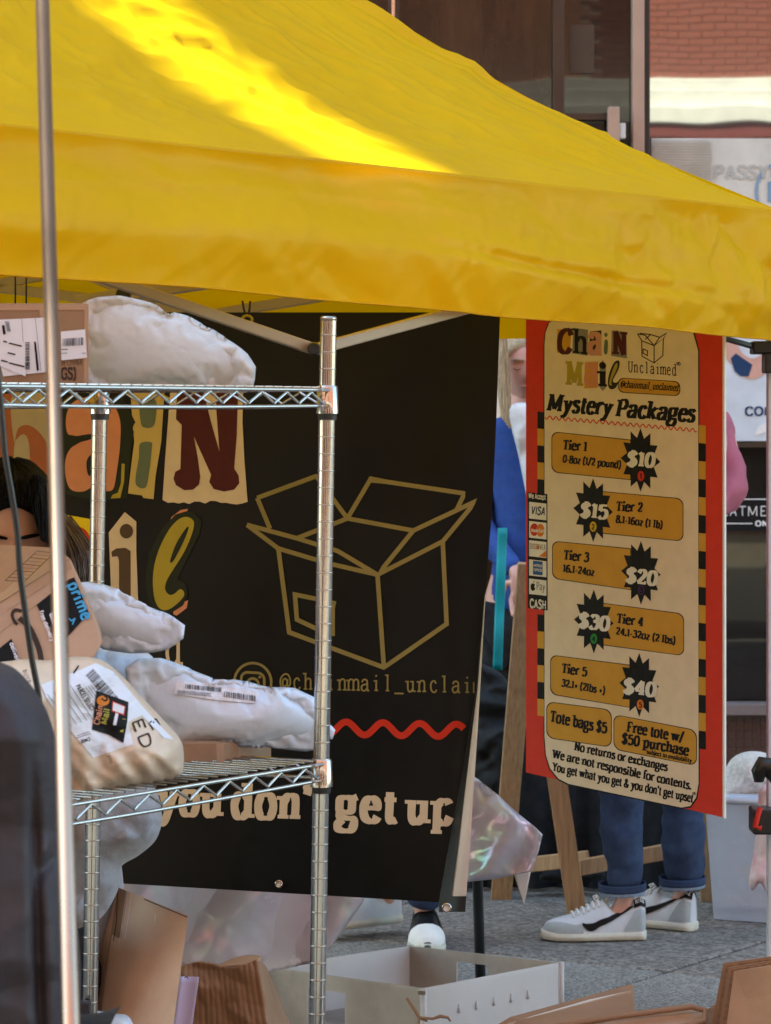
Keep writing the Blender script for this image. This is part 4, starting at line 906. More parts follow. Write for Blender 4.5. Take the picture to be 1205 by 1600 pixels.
# ================================================================== WIRE SHELF
A0 = Vector((-.0895,5.0,0)); Wd = Vector((-.545,-.839,0)); Dd = Vector((-.839,.545,0)); WL = .90; DL = .45
shelf = thing('wire_shelf', 'chrome wire shelving unit with ringed posts loaded with packages', 'shelf', A0+Wd*.45+Dd*.22)
lean = Vector((-.018/1.1,0,-1)).normalized()
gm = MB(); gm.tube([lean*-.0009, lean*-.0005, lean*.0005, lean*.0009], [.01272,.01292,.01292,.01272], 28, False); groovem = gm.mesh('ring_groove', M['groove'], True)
def post(base, ztop, zoff):
    tp = Vector((base.x,base.y,ztop)); 
    mb = MB(); mb.tube([tp+lean*ztop*k/10 for k in range(11)], .0127, 28, True); po = mb.build('post', M['chrome'], shelf, angle=50)
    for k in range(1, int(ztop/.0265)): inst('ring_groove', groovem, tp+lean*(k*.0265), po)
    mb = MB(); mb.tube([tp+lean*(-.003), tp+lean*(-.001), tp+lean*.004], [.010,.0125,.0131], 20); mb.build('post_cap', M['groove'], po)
    return tp
Acx = P(513.5, 497, 5.0)
bases = [Vector((Acx.x,5.0,0)), Vector((Acx.x,5.0,0))+Dd*DL, Vector((Acx.x,5.0,0))+Wd*WL, Vector((Acx.x,5.0,0))+Wd*WL+Dd*DL]
for b in bases: post(b, 1.603, 0)
wire = MB(); wire.tube([(0,0,0), Dd*DL], .0016, 6, False); wiremesh = wire.mesh('surface_wire', M['chrome'], True)
for z0 in (1.497, .914):
    off = lean*(1.603-z0); off = Vector((off.x,0,0))
    cs = [b+off+Vector((0,0,z0)) for b in bases]
    for c_ in cs:
        mb = MB(); mb.tube([c_+Vector((0,0,.0)), c_-Vector((0,0,.002)), c_-Vector((0,0,.043))], [.0150,.0162,.0176], 24); col = mb.build('collar', M['chrome'], shelf, angle=40)
        mb = MB(); mb.tube([c_-Vector((0,0,.0432)), c_-Vector((0,0,.053))], [.0150,.0146], 24); mb.build('sleeve_clip', M['blackplastic'], col, angle=40)
    fr, rr_, fl, rl = cs
    def truss(a, b, outward, r=.0029):
        t = (b-a).normalized(); L = (b-a).length; a = a+outward*.010+t*.004; b = b+outward*.010-t*.004
        for zz in (-.0065,-.031):
            mb = MB(); mb.tube([a+(b-a)*k/20+Vector((0,0,zz)) + (Vector((0,0,-.003*math.sin(math.pi*k/20))) if zz < -.02 else Vector()) for k in range(21)], r, 8); mb.build('rail', M['chrome'], shelf)
        n = int(L/.068); pts = []
        st = .018
        for k in range(2*n+1):
            x = st+(L-2*st)*k/(2*n); z = -.0095 if k % 2 else -.0285
            e = .004
            pts += [a+t*(x-e)+Vector((0,0,z+(.003 if z < -.02 else -.003))), a+t*x+Vector((0,0,z)), a+t*(x+e)+Vector((0,0,z+(.003 if z < -.02 else -.003)))]
        mb = MB(); mb.tube([p-outward*.003 for p in pts], .0021, 6); mb.build('truss_wire', M['chrome'], shelf)
        for s_ in (a, b):
            for zz in (-.0065,-.031):
                mb = MB(); mb.tube([s_-t*.004+Vector((0,0,zz)), s_+t*.004+Vector((0,0,zz))], .0045, 10); mb.build('weld', M['chrome'], shelf)
    truss(fr, fl, -Dd); truss(rr_, rl, Dd); truss(fr, rr_, -Wd); truss(fl, rl, Wd)
    for k in range(35):
        x = .02+k*.0253; inst('surface_wire', wiremesh, fr+Wd*x+Vector((0,0,-.0025)), shelf)
    for k in (.15,.38,.62,.85):
        mb = MB(); a = fr+Dd*DL*k+Wd*.01+Vector((0,0,-.007)); mb.tube([a, a+Wd*(WL-.02)], .0024, 6); mb.build('support_wire', M['chrome'], shelf)

# ================================================================== THINGS ON TOP SHELF
def cardbox(name, label, q, depth, m='card', edge=.0025, parent=None, cat='box'):
    """q: 4 front corners as Vectors (tl,tr,br,bl); depth vector"""
    t = thing(name, label, cat, (q[2]+q[3])/2)
    mb = MB(); f = [q[0],q[3],q[2],q[1]]; mb.hexa(f+[p+depth for p in f]); mb.build('carton', M[m], t, smooth=False, bevel=edge); return t
q = [P(-150,474,4.72), P(139,474,4.72), P(139,601.5,4.72), P(-150,600,4.72)]
tb = cardbox('shipping_box', 'brown shipping box with white labels, top left on the upper shelf', q, Vector((-.05,.17,0)))
tp = flat(0,139,470,601,4.72)
def tprint(par_, mp, name, m, fn, off=.001, label=None, maxe=None):
    I = Ink(off); fn(I); return I.build(name, M[m], par_, mp, maxe, label)
tprint(tb, tp, 'tape_strip','tape', lambda I: (I.poly([(-150,475),(137,476),(137,484),(-150,486)]), I.poly([(60,475),(70,475),(72,500),(64,500)]), I.poly([(132,476),(138,476),(138,598),(131,598)])), .001)
tprint(tb, tp, 'shipping_label','paper', lambda I: I.poly([(-60,502),(75,496),(76,581),(5,588),(1,572),(-60,574)]), .002)
tprint(tb, tp, 'shipping_label','paper', lambda I: I.poly([(-3,534),(16,530),(44,540),(40,588),(32,585),(0,572)]), .0034)
tprint(tb, tp, 'shipping_label','paper', lambda I: I.poly([(95,518),(133,514.5),(136,559),(96,563)]), .002)
def barcode(I, x0, x1, y0, y1, sl=0, n=None, seed=1, sk=0):
    r = random.Random(seed); x = x0
    while x < x1:
        wd = r.choice((.6,.9,1.4)); I.poly([(x,y0+(x-x0)*sl),(x+wd,y0+(x-x0)*sl),(x+wd+sk,y1+(x-x0)*sl),(x+sk,y1+(x-x0)*sl)]); x += wd+r.choice((.7,1.0,1.6))
def labelink(I):
    r = random.Random(5)
    barcode(I, 98, 130, 529, 541, -.06); I.ribbon([(96,546),(106,545.6)], 1.2); I.ribbon([(96,552),(105,551.5)], .8); I.ribbon([(128,552),(134,551.5)], .8)
    I.poly([(53,534),(56,534),(61,578),(57.5,580)]); I.poly([(3,508),(7,508),(9,522),(5,523)])
    I.ribbon([(34,498),(36,534)], .5); I.ribbon([(55,497),(64,580)], .5)
    for k in range(6): I.ribbon([(8+k*1.1,502),(12+k*.9,518)], .5)
    y = 535
    while y < 576: I.poly([(39,y),(45.5,y-.4),(47,y+.9),(40,y+1.3)]); y += r.choice((1.8,2.3,2.9))
    for x, y, ln in ((5,533,6),(14,536,20),(12,551,12),(2,563,10),(14,567,24)): I.ribbon([(x,y),(x+ln,y+ln*.24)], 2.2)
tprint(tb, tp, 'label_print','black', labelink, .0042)
tprint(tb, tp, 'lettering','cardink', lambda I: letters(I,'IN CHINA',94,571.5,129,570,9.5,'thin'), .0012)
tprint(tb, tp, 'lettering','cardink', lambda I: letters(I,'BAGS)',75,592,119,592,17,'bold'), .0012)
mt = bag(M['mailerw'], [(126,474),(150,466),(185,462),(230,470),(268,485),(300,500),(345,526),(385,554),(400,572),(398,600),(388,611),(300,615),(200,615),(128,611)], const(4.98), 'crumpled white poly mailer beside the brown box on the upper shelf', press=1.3, g=4.6, seed=1)
# ================================================================== THINGS ON LOWER SHELF
q = [P(287,1164,5.06), P(424,1166,5.12), P(424,1196,5.12), P(287,1209,5.0)]
sbx = thing('small_box', 'small flat brown box under the blue-grey mailer on the lower shelf', 'box', (q[2]+q[3])/2)
fr_ = [P(283,1160,4.98), P(283,1207,4.98), P(348,1203,5.0), P(348,1160,5.0)]; mb = MB(); mb.hexa(fr_+[p+Vector((-.05,.14,0)) for p in fr_])
mb.build('carton', M['card'], sbx, smooth=False, bevel=.002)
fr_ = [P(348,1160,5.0), P(348,1203.5,5.0), P(424,1191,5.16), P(424,1162,5.16)]; mb = MB(); mb.hexa(fr_+[p+Vector((-.05,.14,0)) for p in fr_])
mb.build('carton_side', M['card'], sbx, smooth=False, bevel=.002)
fl = flat(283,424,1160,1210,4.97); tprint(sbx, fl, 'tape_strip', 'tape', lambda I: I.poly([(338,1162),(350,1162),(350,1204),(340,1204)]))
m1 = bag(M['mailer'], [(196,1046),(214,1030),(248,1028),(300,1044),(390,1058),(470,1074),(500,1092),(508,1128),(524,1142),(520,1156),(506,1156),(500,1172),(480,1176),(420,1172),(350,1168),(262,1166),(235,1140),(205,1100)], lambda x, y: 5.04+.0002*(x-350), 'blue-grey poly mailer lying by the front post on the lower shelf', press=1.2, g=4.6, seed=2)

m2 = bag(M['mailer'], [(104,900),(128,908),(180,914),(218,935),(290,980),(288,1000),(262,1014),(200,1022),(160,1018),(120,985)], const(4.97), 'smooth grey-blue poly mailer propped above the others behind the tilted box', press=1.4, g=4.6, seed=3)
m3 = inflate('poly_mailer', M['mailer'], [(120,1010),(160,1012),(215,1016),(238,1026),(246,1050),(225,1080),(170,1080),(120,1050)], const(5.09), .05, 40, 5, seed=4, wr=.006, ws=9, fine=.002, fs=22)
tag(m3, 'pale grey mailer wedged beneath the propped mailer, mostly hidden', 'mailer')
# tilted smile box
def smile_map():
    return Plane((0,960,4.82),(140,900,4.86),(60,1040,4.76))
sm = smile_map()
az = thing('delivery_box', 'tilted brown delivery box with curved arrow and black tape, in front of the crouching person', 'box', P(60,1030,4.8))
tl_, tr_, br_, bl_ = (-60,985),(114,868),(160,990),(-10,1110)
fq = [sm(*tl_), sm(*bl_), sm(150,1022), sm(161,1002), sm(*tr_)]
top = [sm(*tl_), sm(*tr_), P(84,853,5.06), P(-70,846,5.1)]
mb = MB(); mb.add([sm(-75,990), sm(-20,1120), sm(148,1026), sm(160,1004), sm(152,975), sm(110,872), P(92,856,5.03), P(-75,846,5.06), P(-20,1100,5.1), P(150,1010,5.1), P(158,980,5.1)],
   [(0,1,2,3,4,5),(0,5,6,7),(1,0,7,8),(2,1,8,9),(3,2,9,10),(4,3,10),(5,4,10,6),(6,10,9,8,7)])
azc = mb.build('carton', M['card2'], az, smooth=False, bevel=.003)
def dev(x, y, off=0): return sm(x, y, off)
tprint(az, dev, 'black_tape','black', lambda I: (I.poly([(57,945),(108,905),(116,902),(139,958),(92,1010)]), I.poly([(-10,1020),(18,998),(31,1034),(-5,1060)])), .0015)
def rottext(I, txt, x0, y0, x1, y1, cap, style):
    """letters along an arbitrary direction (rotated frame)"""
    J = Ink(I.off); L = math.hypot(x1-x0, y1-y0); letters(J, txt, 0, 0, L, 0, cap, style); c, s = (x1-x0)/L, (y1-y0)/L
    f = lambda p: (x0+p[0]*c-p[1]*s, y0+p[0]*s+p[1]*c)
    for a, b, c_, o in J.t: I.t.append((f(a), f(b), f(c_), o))
tprint(az, dev, 'lettering','brightblue', lambda I: (rottext(I,'prime',105,912,129,970,17,'bold'), I.ribbon(catmull([(108,966),(112,970),(117,966),(113,976)],4),2)), .003)
tprint(az, dev, 'lettering','labelwhite', lambda I: (rottext(I,'free delivery',61,955,80,1003,6,'bold'), rottext(I,'delivery',15,1005,27,1038,6,'bold')), .003)
tprint(az, dev, 'tape_emblem','labelwhite', lambda I: I.poly([(77,960),(86,952),(90,972),(83,980)]), .003)
tprint(az, dev, 'arrow_logo','cardink', lambda I: (I.ribbon(catmull([(30,966),(44,978),(54,996),(62,1018),(66,1045)],6), 8.5), I.ribbon(catmull([(34,955),(24,953),(19,960),(22,970),(27,976)],6), 5)), .0015)
tpl = Plane((-75,990,sm.d(-75,990)),(110,872,sm.d(110,872)),(92,856,5.03))
def tb_(I):
    c = [(8,907),(58,861),(84,864),(38,909)]
    for a, b in zip(c, c[1:]+c[:1]): I.ribbon([a,b], 1.0)
    for k in range(1,9):
        t_ = k/9; I.ribbon([(8+50*t_,907-46*t_),(38+46*t_,909-45*t_)], .9 if k % 2 else .5)
azs = surfmap(azc, 4.9)
tprint(az, azs, 'box_print','cardink', tb_, .0015, maxe=8)
tprint(az, azs, 'tape_strip','tape', lambda I: I.poly([(-40,968),(106,875),(112,888),(-34,984)]), .001, maxe=8)
tprint(az, azs, 'fold_line','cardink', lambda I: (I.ribbon([(-40,967),(20,929),(106,874)], .8), I.ribbon([(-20,1004),(40,958),(116,902)], .5)), .002, maxe=8)
# beige mailer
bgd = lambda x, y: 4.66+.0007*(x-140)
m4 = inflate('poly_mailer', M['beigemail'], [(-60,1030),(0,1034),(40,1030),(80,1032),(120,1026),(160,1032),(195,1060),(230,1098),(262,1132),(284,1160),(287,1195),(278,1214),(235,1225),(185,1234),(155,1242),(138,1258),(118,1249),(100,1225),(60,1202),(0,1182),(-60,1170)], bgd, .085, 70, 4.0, seed=6, wr=.0045, ws=11, fine=.0022, fs=26, push=lambda x, y: (.006*math.sin((x*.9-y*.35)/7.0)+.004*math.sin((x*.7-y*.6)/4.1))*max(0, min(1, (y-1165)/40)))
tag(m4, 'beige poly mailer with large white label and black sticker overhanging the lower shelf', 'mailer')
settle()
# measured front surface for labels on the mailer
fms = surfmap(m1, 4.96)
tprint(m1, fms, 'shipping_label', 'paper', lambda I: I.poly([(276,1064),(330,1068),(405,1082),(399,1099),(340,1094),(272,1084)]), .003, maxe=6)
def sl(I):
    barcode(I, 290, 345, 1069, 1076, .1, seed=9); barcode(I, 350, 398, 1080, 1089, .14, seed=4)
    for k in range(4): I.ribbon([(277,1079+k*1.6),(330,1083+k*1.6)], .5)
tprint(m1, fms, 'label_print', 'black', sl, .0045, maxe=6)
bs = surfmap(m4, 4.6)
tprint(m4, bs, 'shipping_label','paper', lambda I: (I.poly([(64,1070),(112,1052),(150,1036),(178,1050),(228,1110),(258,1142),(272,1156),(256,1153),(222,1118),(200,1128),(208,1163),(146,1184),(100,1130),(72,1090)])), .0015, maxe=7)
def big(I):
    J = Ink(I.off); barcode(J, 0, 84, 0, 16, 0, seed=12); c, s = math.cos(.86), math.sin(.86)
    f = lambda p: (146+p[0]*c-p[1]*s, 1045+p[0]*s+p[1]*c)
    for a, b, cc, o in J.t: I.t.append((f(a),f(b),f(cc),o))
    rottext(I,'PARCEL SELECT',118,1072,143,1112,7,'bold')
    for k in range(5): I.ribbon([(74+k*9,1085-k*3.5),(112+k*8,1135-k*3)], .6)
    for k in range(6): I.ribbon([(130+k*4,1075-k*1.6),(142+k*4,1092-k*1.6)], .6)
    I.ribbon([(115,1052),(123,1040)], 2.5)
    rottext(I,'CN02',140,1152,126,1157,5,'bold'); I.ribbon([(120,1150),(140,1143)], .8); I.ribbon([(120,1153),(142,1146)], .8)
tprint(m4, bs, 'label_print','black', big, .0022, maxe=8)
def mk(I):
    rottext(I,'ED',205,1124,224,1172,17,'type'); rottext(I,'E',230,1125,241,1143,13,'type'); rottext(I,'BUYB',35,1047,44,1068,6,'thin'); rottext(I,'you',168,1180,173,1194,6,'thin')
tprint(m4, bs, 'mailer_print','cardink', mk, .0015, maxe=7)
st = tprint(m4, bs, 'sticker','black', lambda I: I.poly([(151,1079),(201,1097),(199,1128),(193,1161),(170,1148),(144,1140)]), .003, maxe=7, label='black sticker with orange five and colourful letters')
tprint(st, bs, 'sticker_dot','orange', lambda I: I.disc(161,1095,10,8), .0038, maxe=6)
tprint(st, bs, 'sticker_print','black', lambda I: rottext(I,'5',158,1091,166,1097,10,'bold'), .0045)
tprint(st, bs, 'sticker_print','labelwhite', lambda I: (I.poly([(177,1097),(195,1104),(193,1116),(176,1110)]), I.ribbon([(179,1133),(183,1114)],5)), .0038, maxe=6)
tprint(st, bs, 'sticker_print','red', lambda I: I.ribbon([(176,1096),(196,1104),(194,1117),(175,1111),(176,1096)],1.3), .0045)
tprint(st, bs, 'sticker_print','salmon', lambda I: rottext(I,'Chain',155,1133,161,1103,9,'bold'), .0038)
tprint(st, bs, 'sticker_print','mustard', lambda I: (rottext(I,'Mail',166,1133,172,1108,9,'bold'), I.ribbon([(190,1144),(194,1123)],5)), .0038)

# ================================================================== PEOPLE
def person(name, label, J, shirt, trousers, skinm, hairm, headc, headR, sc=1.0, slv=True, wr=.006, seed=0, legs=True, shirtname='sweater', torso_r=(.15,.10)):
    t = thing(name, label, 'person', Vector((J['pel'].x, J['pel'].y, 0)))
    nodes = []; ed = []
    pel = chain(nodes, ed, [(J['pel'],(.13,.10))])
    ch = chain(nodes, ed, [(J['pel'].lerp(J['neck'],.45),(.115,.09)),(J['pel'].lerp(J['neck'],.8),(.13,.095))], pel)
    nk = chain(nodes, ed, [(J['neck'],.055),(J['neck'].lerp(headc,.6),.05)], ch)
    for s in 'LR':
        a = chain(nodes, ed, [(J['sh'+s],.05),(J['el'+s],.036),(J['wr'+s],.024)], ch)
        hand(nodes, ed, J['wr'+s], a, J.get('hd'+s, J['wr'+s]-J['el'+s]), (1,0,0))
        if legs: chain(nodes, ed, [(J['hip'+s],.08),(J['kn'+s],.052),(J['an'+s],.027),(J['an'+s]+J.get('toe'+s, Vector((0,-.12,-.05))),.022)], pel)
    skin('body', skinm, nodes, ed, t)
    head_parts(headc, headR, sc, t, skinm, hairm)
    nodes = []; ed = []
    a = chain(nodes, ed, [(J['pel']-Vector((0,0,.04)),(torso_r[0]*1.1,torso_r[1]*1.25)),(J['pel'].lerp(J['neck'],.45),torso_r),(J['pel'].lerp(J['neck'],.8),(torso_r[0]*1.05,torso_r[1]*1.1))])
    chain(nodes, ed, [(J['neck'],.07)], a)
    for s in 'LR': chain(nodes, ed, [(J['sh'+s],.072),(J['sh'+s].lerp(J['el'+s],.5),.060),(J['el'+s],.056),(J['el'+s].lerp(J['wr'+s],.5),.048),(J['wr'+s],.038)], a)
    skin(shirtname, shirt, nodes, ed, t, wrinkle=wr, seed=seed)
    if legs:
        nodes = []; ed = []; a = chain(nodes, ed, [(J['pel'],(.15,.12))])
        for s in 'LR': chain(nodes, ed, [(J['hip'+s],.098),(J['hip'+s].lerp(J['kn'+s],.5),.085),(J['kn'+s],.070),(J['kn'+s].lerp(J['an'+s],.4),.062),(J['kn'+s].lerp(J['an'+s],.75),.058),(J['cuf'+s] if 'cuf'+s in J else J['an'+s]+Vector((0,0,.03)),.057)], a)
        skin('trousers', trousers, nodes, ed, t, sub=3, wrinkle=min(wr*1.6, .009), seed=seed+2)
    return t
def Rf(yaw, pitch, roll=0):   # face direction: yaw 0 = towards the camera
    return (Matrix.Rotation(math.pi+yaw,3,'Z') @ Matrix.Rotation(pitch,3,'X') @ Matrix.Rotation(roll,3,'Y'))
# crouching person behind the shelf
d = 5.62; hc = P(20,825,d)
J = dict(pel=P(60,1560,5.95), neck=P(40,955,5.72), shL=P(-120,1010,5.7), elL=P(-170,1260,5.6), wrL=P(-60,1280,5.4), shR=P(160,1030,5.75), elR=P(196,1275,5.72), wrR=P(90,1290,5.5),
    hipL=P(-20,1580,5.9), knL=P(-120,1450,5.55), anL=P(-90,1840,5.7), hipR=P(120,1600,5.95), knR=P(60,1450,5.6), anR=P(80,1840,5.75))
cp_ = person('person', 'black-haired person in grey hoodie bending behind the tilted box with eyes lowered', J, M['hoodie'], M['blackcloth'], M['skin'], M['hairblack'], hc, Rf(.12,-.42), 1.0, seed=5, wr=.01, shirtname='hoodie', torso_r=(.17,.13))
inflate('hoodie_side', M['hoodie'], [(100,1160),(180,1180),(236,1222),(253,1270),(245,1310),(218,1336),(188,1356),(184,1392),(150,1440),(90,1440),(80,1300)], const(5.62), .13, 75, 6, parent=cp_, seed=8, wr=.014, ws=6, fine=.004, fs=16)
strands('loose_hair', M['hairbrown'], cp_, (P(78,800,5.55), P(108,812,5.62)), (P(118,925,5.5), P(150,940,5.58)), 260, r=.0015, spread=.02, seed=2, sag=.012)
strands('fringe', M['hairblack'], cp_, (P(-30,750,5.52), P(62,755,5.52)), (P(-30,776,5.49), P(56,792,5.50)), 300, r=.0012, spread=.006, seed=3, cross=.05)
strands('side_hair', M['hairblack'], cp_, (P(52,745,5.52), P(78,760,5.56)), (P(66,842,5.50), P(84,850,5.54)), 200, r=.0018, spread=.008, seed=4)
# woman in blue
d = 10.4; hc = P(815,574,d)
J = dict(pel=P(815,960,d), neck=P(820,648,d), shL=P(905,690,d+.02), elL=P(925,830,d), wrL=P(890,930,d-.1), shR=P(752,688,d-.02), elR=P(742,820,d-.05), wrR=P(808,893,d-.22), hdR=Vector((.01,-.01,-.1)),
    hipL=P(855,980,d), knL=P(858,1180,d), anL=P(860,1340,d), hipR=P(775,980,d), knR=P(775,1180,d), anR=P(772,1340,d))
wm = person('person', 'blonde woman in blue sweater standing between the black banner and the red sign', J, M['bluecloth'], M['blackcloth'], M['skinpale'], M['hairblond'], hc, Rf(.15,-.05), .95, seed=7)
inflate('shirt_front', M['whitecloth'], [(796,640),(830,630),(862,645),(858,760),(850,880),(828,880),(826,800),(812,720)], const(10.22), .03, 25, 5, parent=wm, seed=3, wr=.006)
strands('long_hair', M['hairblond'], wm, (P(778,545,10.33), P(788,515,10.28)), (P(784,650,10.25), P(797,668,10.22)), 340, r=.0014, spread=.010, seed=5)
strands('long_hair', M['hairblond'], wm, (P(842,520,10.28), P(858,545,10.33)), (P(840,660,10.22), P(862,650,10.25)), 200, r=.0022, spread=.018, seed=9)
# person in pink
d = 8.95; hc = P(1080,552,d-.05)
J = dict(pel=P(1010,985,d+.02), neck=P(1085,640,d), shL=P(1128,672,d+.12), elL=P(1144,770,d-.0), wrL=P(1060,830,d-.15), shR=P(1030,680,d-.15), elR=P(1000,800,d-.22), wrR=P(950,790,d-.3),
    hipL=P(1040,1000,d+.08), knL=P(1064,1210,d+.05), anL=P(1070,1396,9.02), cufL=P(1066,1384,9.02), toeL=Vector((-.035,.025,-.06)), hipR=P(1000,1000,d-.05), knR=P(970,1215,d-.06), anR=P(978,1409,8.86), cufR=P(972,1394,8.86), toeR=Vector((-.05,-.003,-.06)))
pk = person('person', 'person in pink sweatshirt, cuffed jeans and white sneakers, mostly behind the red sign', J, M['pinkcloth'], M['denim'], M['skinpale'], M['hairbrown'], hc, Rf(-1.2,-.25), .95, seed=9, wr=.013, torso_r=(.16,.13))
for c_, a in ((P(972,1394,8.86), 1), (P(1066,1384,9.02), 1)):
    mb = MB(); n = 28
    for (z0, z1, r0, r1, m_) in ((.005,.026,.0635,.064,'denim'),(-.004,.005,.061,.063,'denimlight')):
        mb = MB(); mb.grid(n, 4, lambda u, v: c_+Vector((math.cos(u*2*math.pi)*(r0+(r1-r0)*v+.004*nz((u*6,v,0),1)), math.sin(u*2*math.pi)*(r0+(r1-r0)*v)*.9, z0+(z1-z0)*v+.004*math.sin(u*2*math.pi+.5)))); mb.build('cuff', M[m_], pk, solid=.004)
# person behind banner
d = 8.75
J = dict(pel=P(640,960,d), neck=P(640,640,d), shL=P(725,680,d), elL=P(740,830,d), wrL=P(700,930,d-.2), shR=P(560,680,d), elR=P(545,830,d), wrR=P(590,930,d-.2),
    hipL=P(675,980,d), knL=P(668,1210,d-.06), anL=P(662,1440,d), cufL=P(661,1424,d), toeL=Vector((.002,-.05,-.07)), hipR=P(600,980,d), knR=P(606,1200,d+.02), anR=P(607,1405,d+.2), toeR=Vector((-.06,-.02,-.04)))
pb = person('person', 'person hidden behind the black banner, only blue jeans and black and white shoes showing', J, M['blackcloth'], M['denim'], M['skinpale'], M['hairbrown'], P(640,560,d), Rf(.1,-.2), .95, seed=12)
# foreground jacket person
d = 3.75
J = dict(pel=P(-60,1640,d+.1), neck=P(-130,1010,d+.1), shL=P(-260,1080,d), elL=P(-300,1350,d), wrL=P(-260,1560,d-.1), shR=P(-60,1160,d+.1), elR=P(-30,1400,d+.1), wrR=P(-10,1620,d+.06), hipL=P(-130,1680,d+.1), knL=P(-140,2100,d), anL=P(-140,2480,d), hipR=P(0,1680,d+.1), knR=P(0,2100,d), anR=P(0,2480,d))
jk = person('person', 'person in dark slate jacket cut off at the lower left, nearest the camera', J, M['jacket'], M['blackcloth'], M['skinpale'], M['hairblack'], P(-190,880,d), Rf(2.6,-.2), 1, seed=15, shirtname='jacket', torso_r=(.14,.12))
inflate('jacket_back', M['jacket'], [(-160,1000),(-60,1012),(0,1034),(30,1050),(62,1090),(80,1130),(92,1190),(98,1290),(106,1370),(120,1440),(127,1520),(124,1620),(120,1700),(-160,1700)], lambda x, y: 3.72+.0003*x, .12, 60, 6, parent=jk, seed=16, wr=.009, ws=4, fine=.0015, fs=14,
    push=lambda x, y: -.022*math.exp(-((x-(54+(y-1300)*.03))/9)**2)*min(1, max(0, (y-1150)/150))-.02*math.exp(-(((x-75)*.5+(y-1350)*.5)/8)**2)*math.exp(-((x-75)/16)**2))
# ------------------------------------------------------------------ sneakers
def sneaker(parent, heel, toe_dir, L=.285, kind='retro', lift=0):
    f = Vector(toe_dir).normalized(); s = Vector((-f.y, f.x, 0)); up = Vector((0,0,1))
    if kind != 'retro': f = Vector(toe_dir).normalized()
    W = lambda t: .036+.012*math.sin(min(1,t*1.15)*math.pi*.9-.2)+.004*t if t < .82 else (.046+.0)*math.sqrt(max(0, 1-((t-.80)/.205)**2))
    def Wd_(t): 
        base = .034+.014*math.exp(-((t-.68)/.26)**2)
        if t < .06: base *= math.sqrt(max(.05, 1-((.06-t)/.065)**2))
        if t > .84: base *= math.sqrt(max(.0, 1-((t-.84)/.165)**2))
        return base
    def Ht(t):    # top line height over sole
        pts = [(0,.082),(.05,.090),(.14,.078),(.25,.062),(.34,.064),(.41,.088),(.5,.078),(.6,.062),(.75,.045),(.88,.036),(.96,.027),(1,.010)]
        for (a, ya), (b, yb) in zip(pts, pts[1:]):
            if t <= b: return ya+(yb-ya)*(t-a)/(b-a)
        return .006
    def pos(t, side, z): return heel+f*(t*L)+s*side+up*z
    sh_ = parent
    mb = MB(); mb.grid(40, 24, lambda u, v: pos(u, Wd_(u)*1.05*math.sin(v*2*math.pi)**1 if True else 0, .026*(.5+.5*max(-1,min(1,1.6*math.cos(v*2*math.pi))))))
    shoe = mb.build('shoe', M['sole'], sh_) if False else None
    up_ = MB()
    def upper(u, v):
        a = math.pi*v; w_ = Wd_(u); c = math.cos(a); sn = math.sin(a); x = w_*math.copysign(abs(c)**.6, c)*(1-.28*sn**3*(1 if u < .55 else .6)); z = .024+Ht(u)*sn**(.8)
        return pos(u, x, z+.0008*nz((u*30,v*9,0),1))
    up_.grid(60, 24, upper); up_.f += [tuple(k*61 for k in range(25)), tuple(k*61+60 for k in range(25))]; so_ = up_.build('shoe', M['shoewhite'], parent)
    mb = MB(); mb.grid(60, 20, lambda u, v: pos(-.012+u*1.03, Wd_(u)*1.10*math.copysign(abs(math.cos(v*2*math.pi))**.5, math.cos(v*2*math.pi))+0, .0145+.0140*min(1, .25+Wd_(u)/.022)*math.copysign(abs(math.sin(v*2*math.pi))**.5, math.sin(v*2*math.pi))+(.006*max(0,(u-.8)/.2)**2))); mb.f += [tuple(k*61 for k in range(20)), tuple(k*61+60 for k in range(20))]; mb.build('sole', M['sole'], so_)
    return so_, pos, Wd_, Ht, upper
def shoe_patch(o, upper, m, t0, t1, v0, v1, name, off=.0015, fn=None, n=16, side=1):
    def g(u, v):
        t = t0+(t1-t0)*u; vv = v0+(v1-v0)*v
        if fn: t, vv = fn(u, v)
        if side < 0: vv = 1-vv
        p = upper(t, vv); p1 = upper(min(1,t+.01), vv); p2 = upper(t, min(1,vv+.01)); n_ = (p1-p).cross(p2-p); n_ = n_.normalized() if n_.length > 1e-9 else Vector((0,-1,0))
        c = upper(t, .5); c.z = .03; 
        if n_.dot(p-c) < 0: n_ = -n_
        return p+n_*off
    mb = MB(); mb.grid(n, n, g); return mb.build(name, M[m], o)
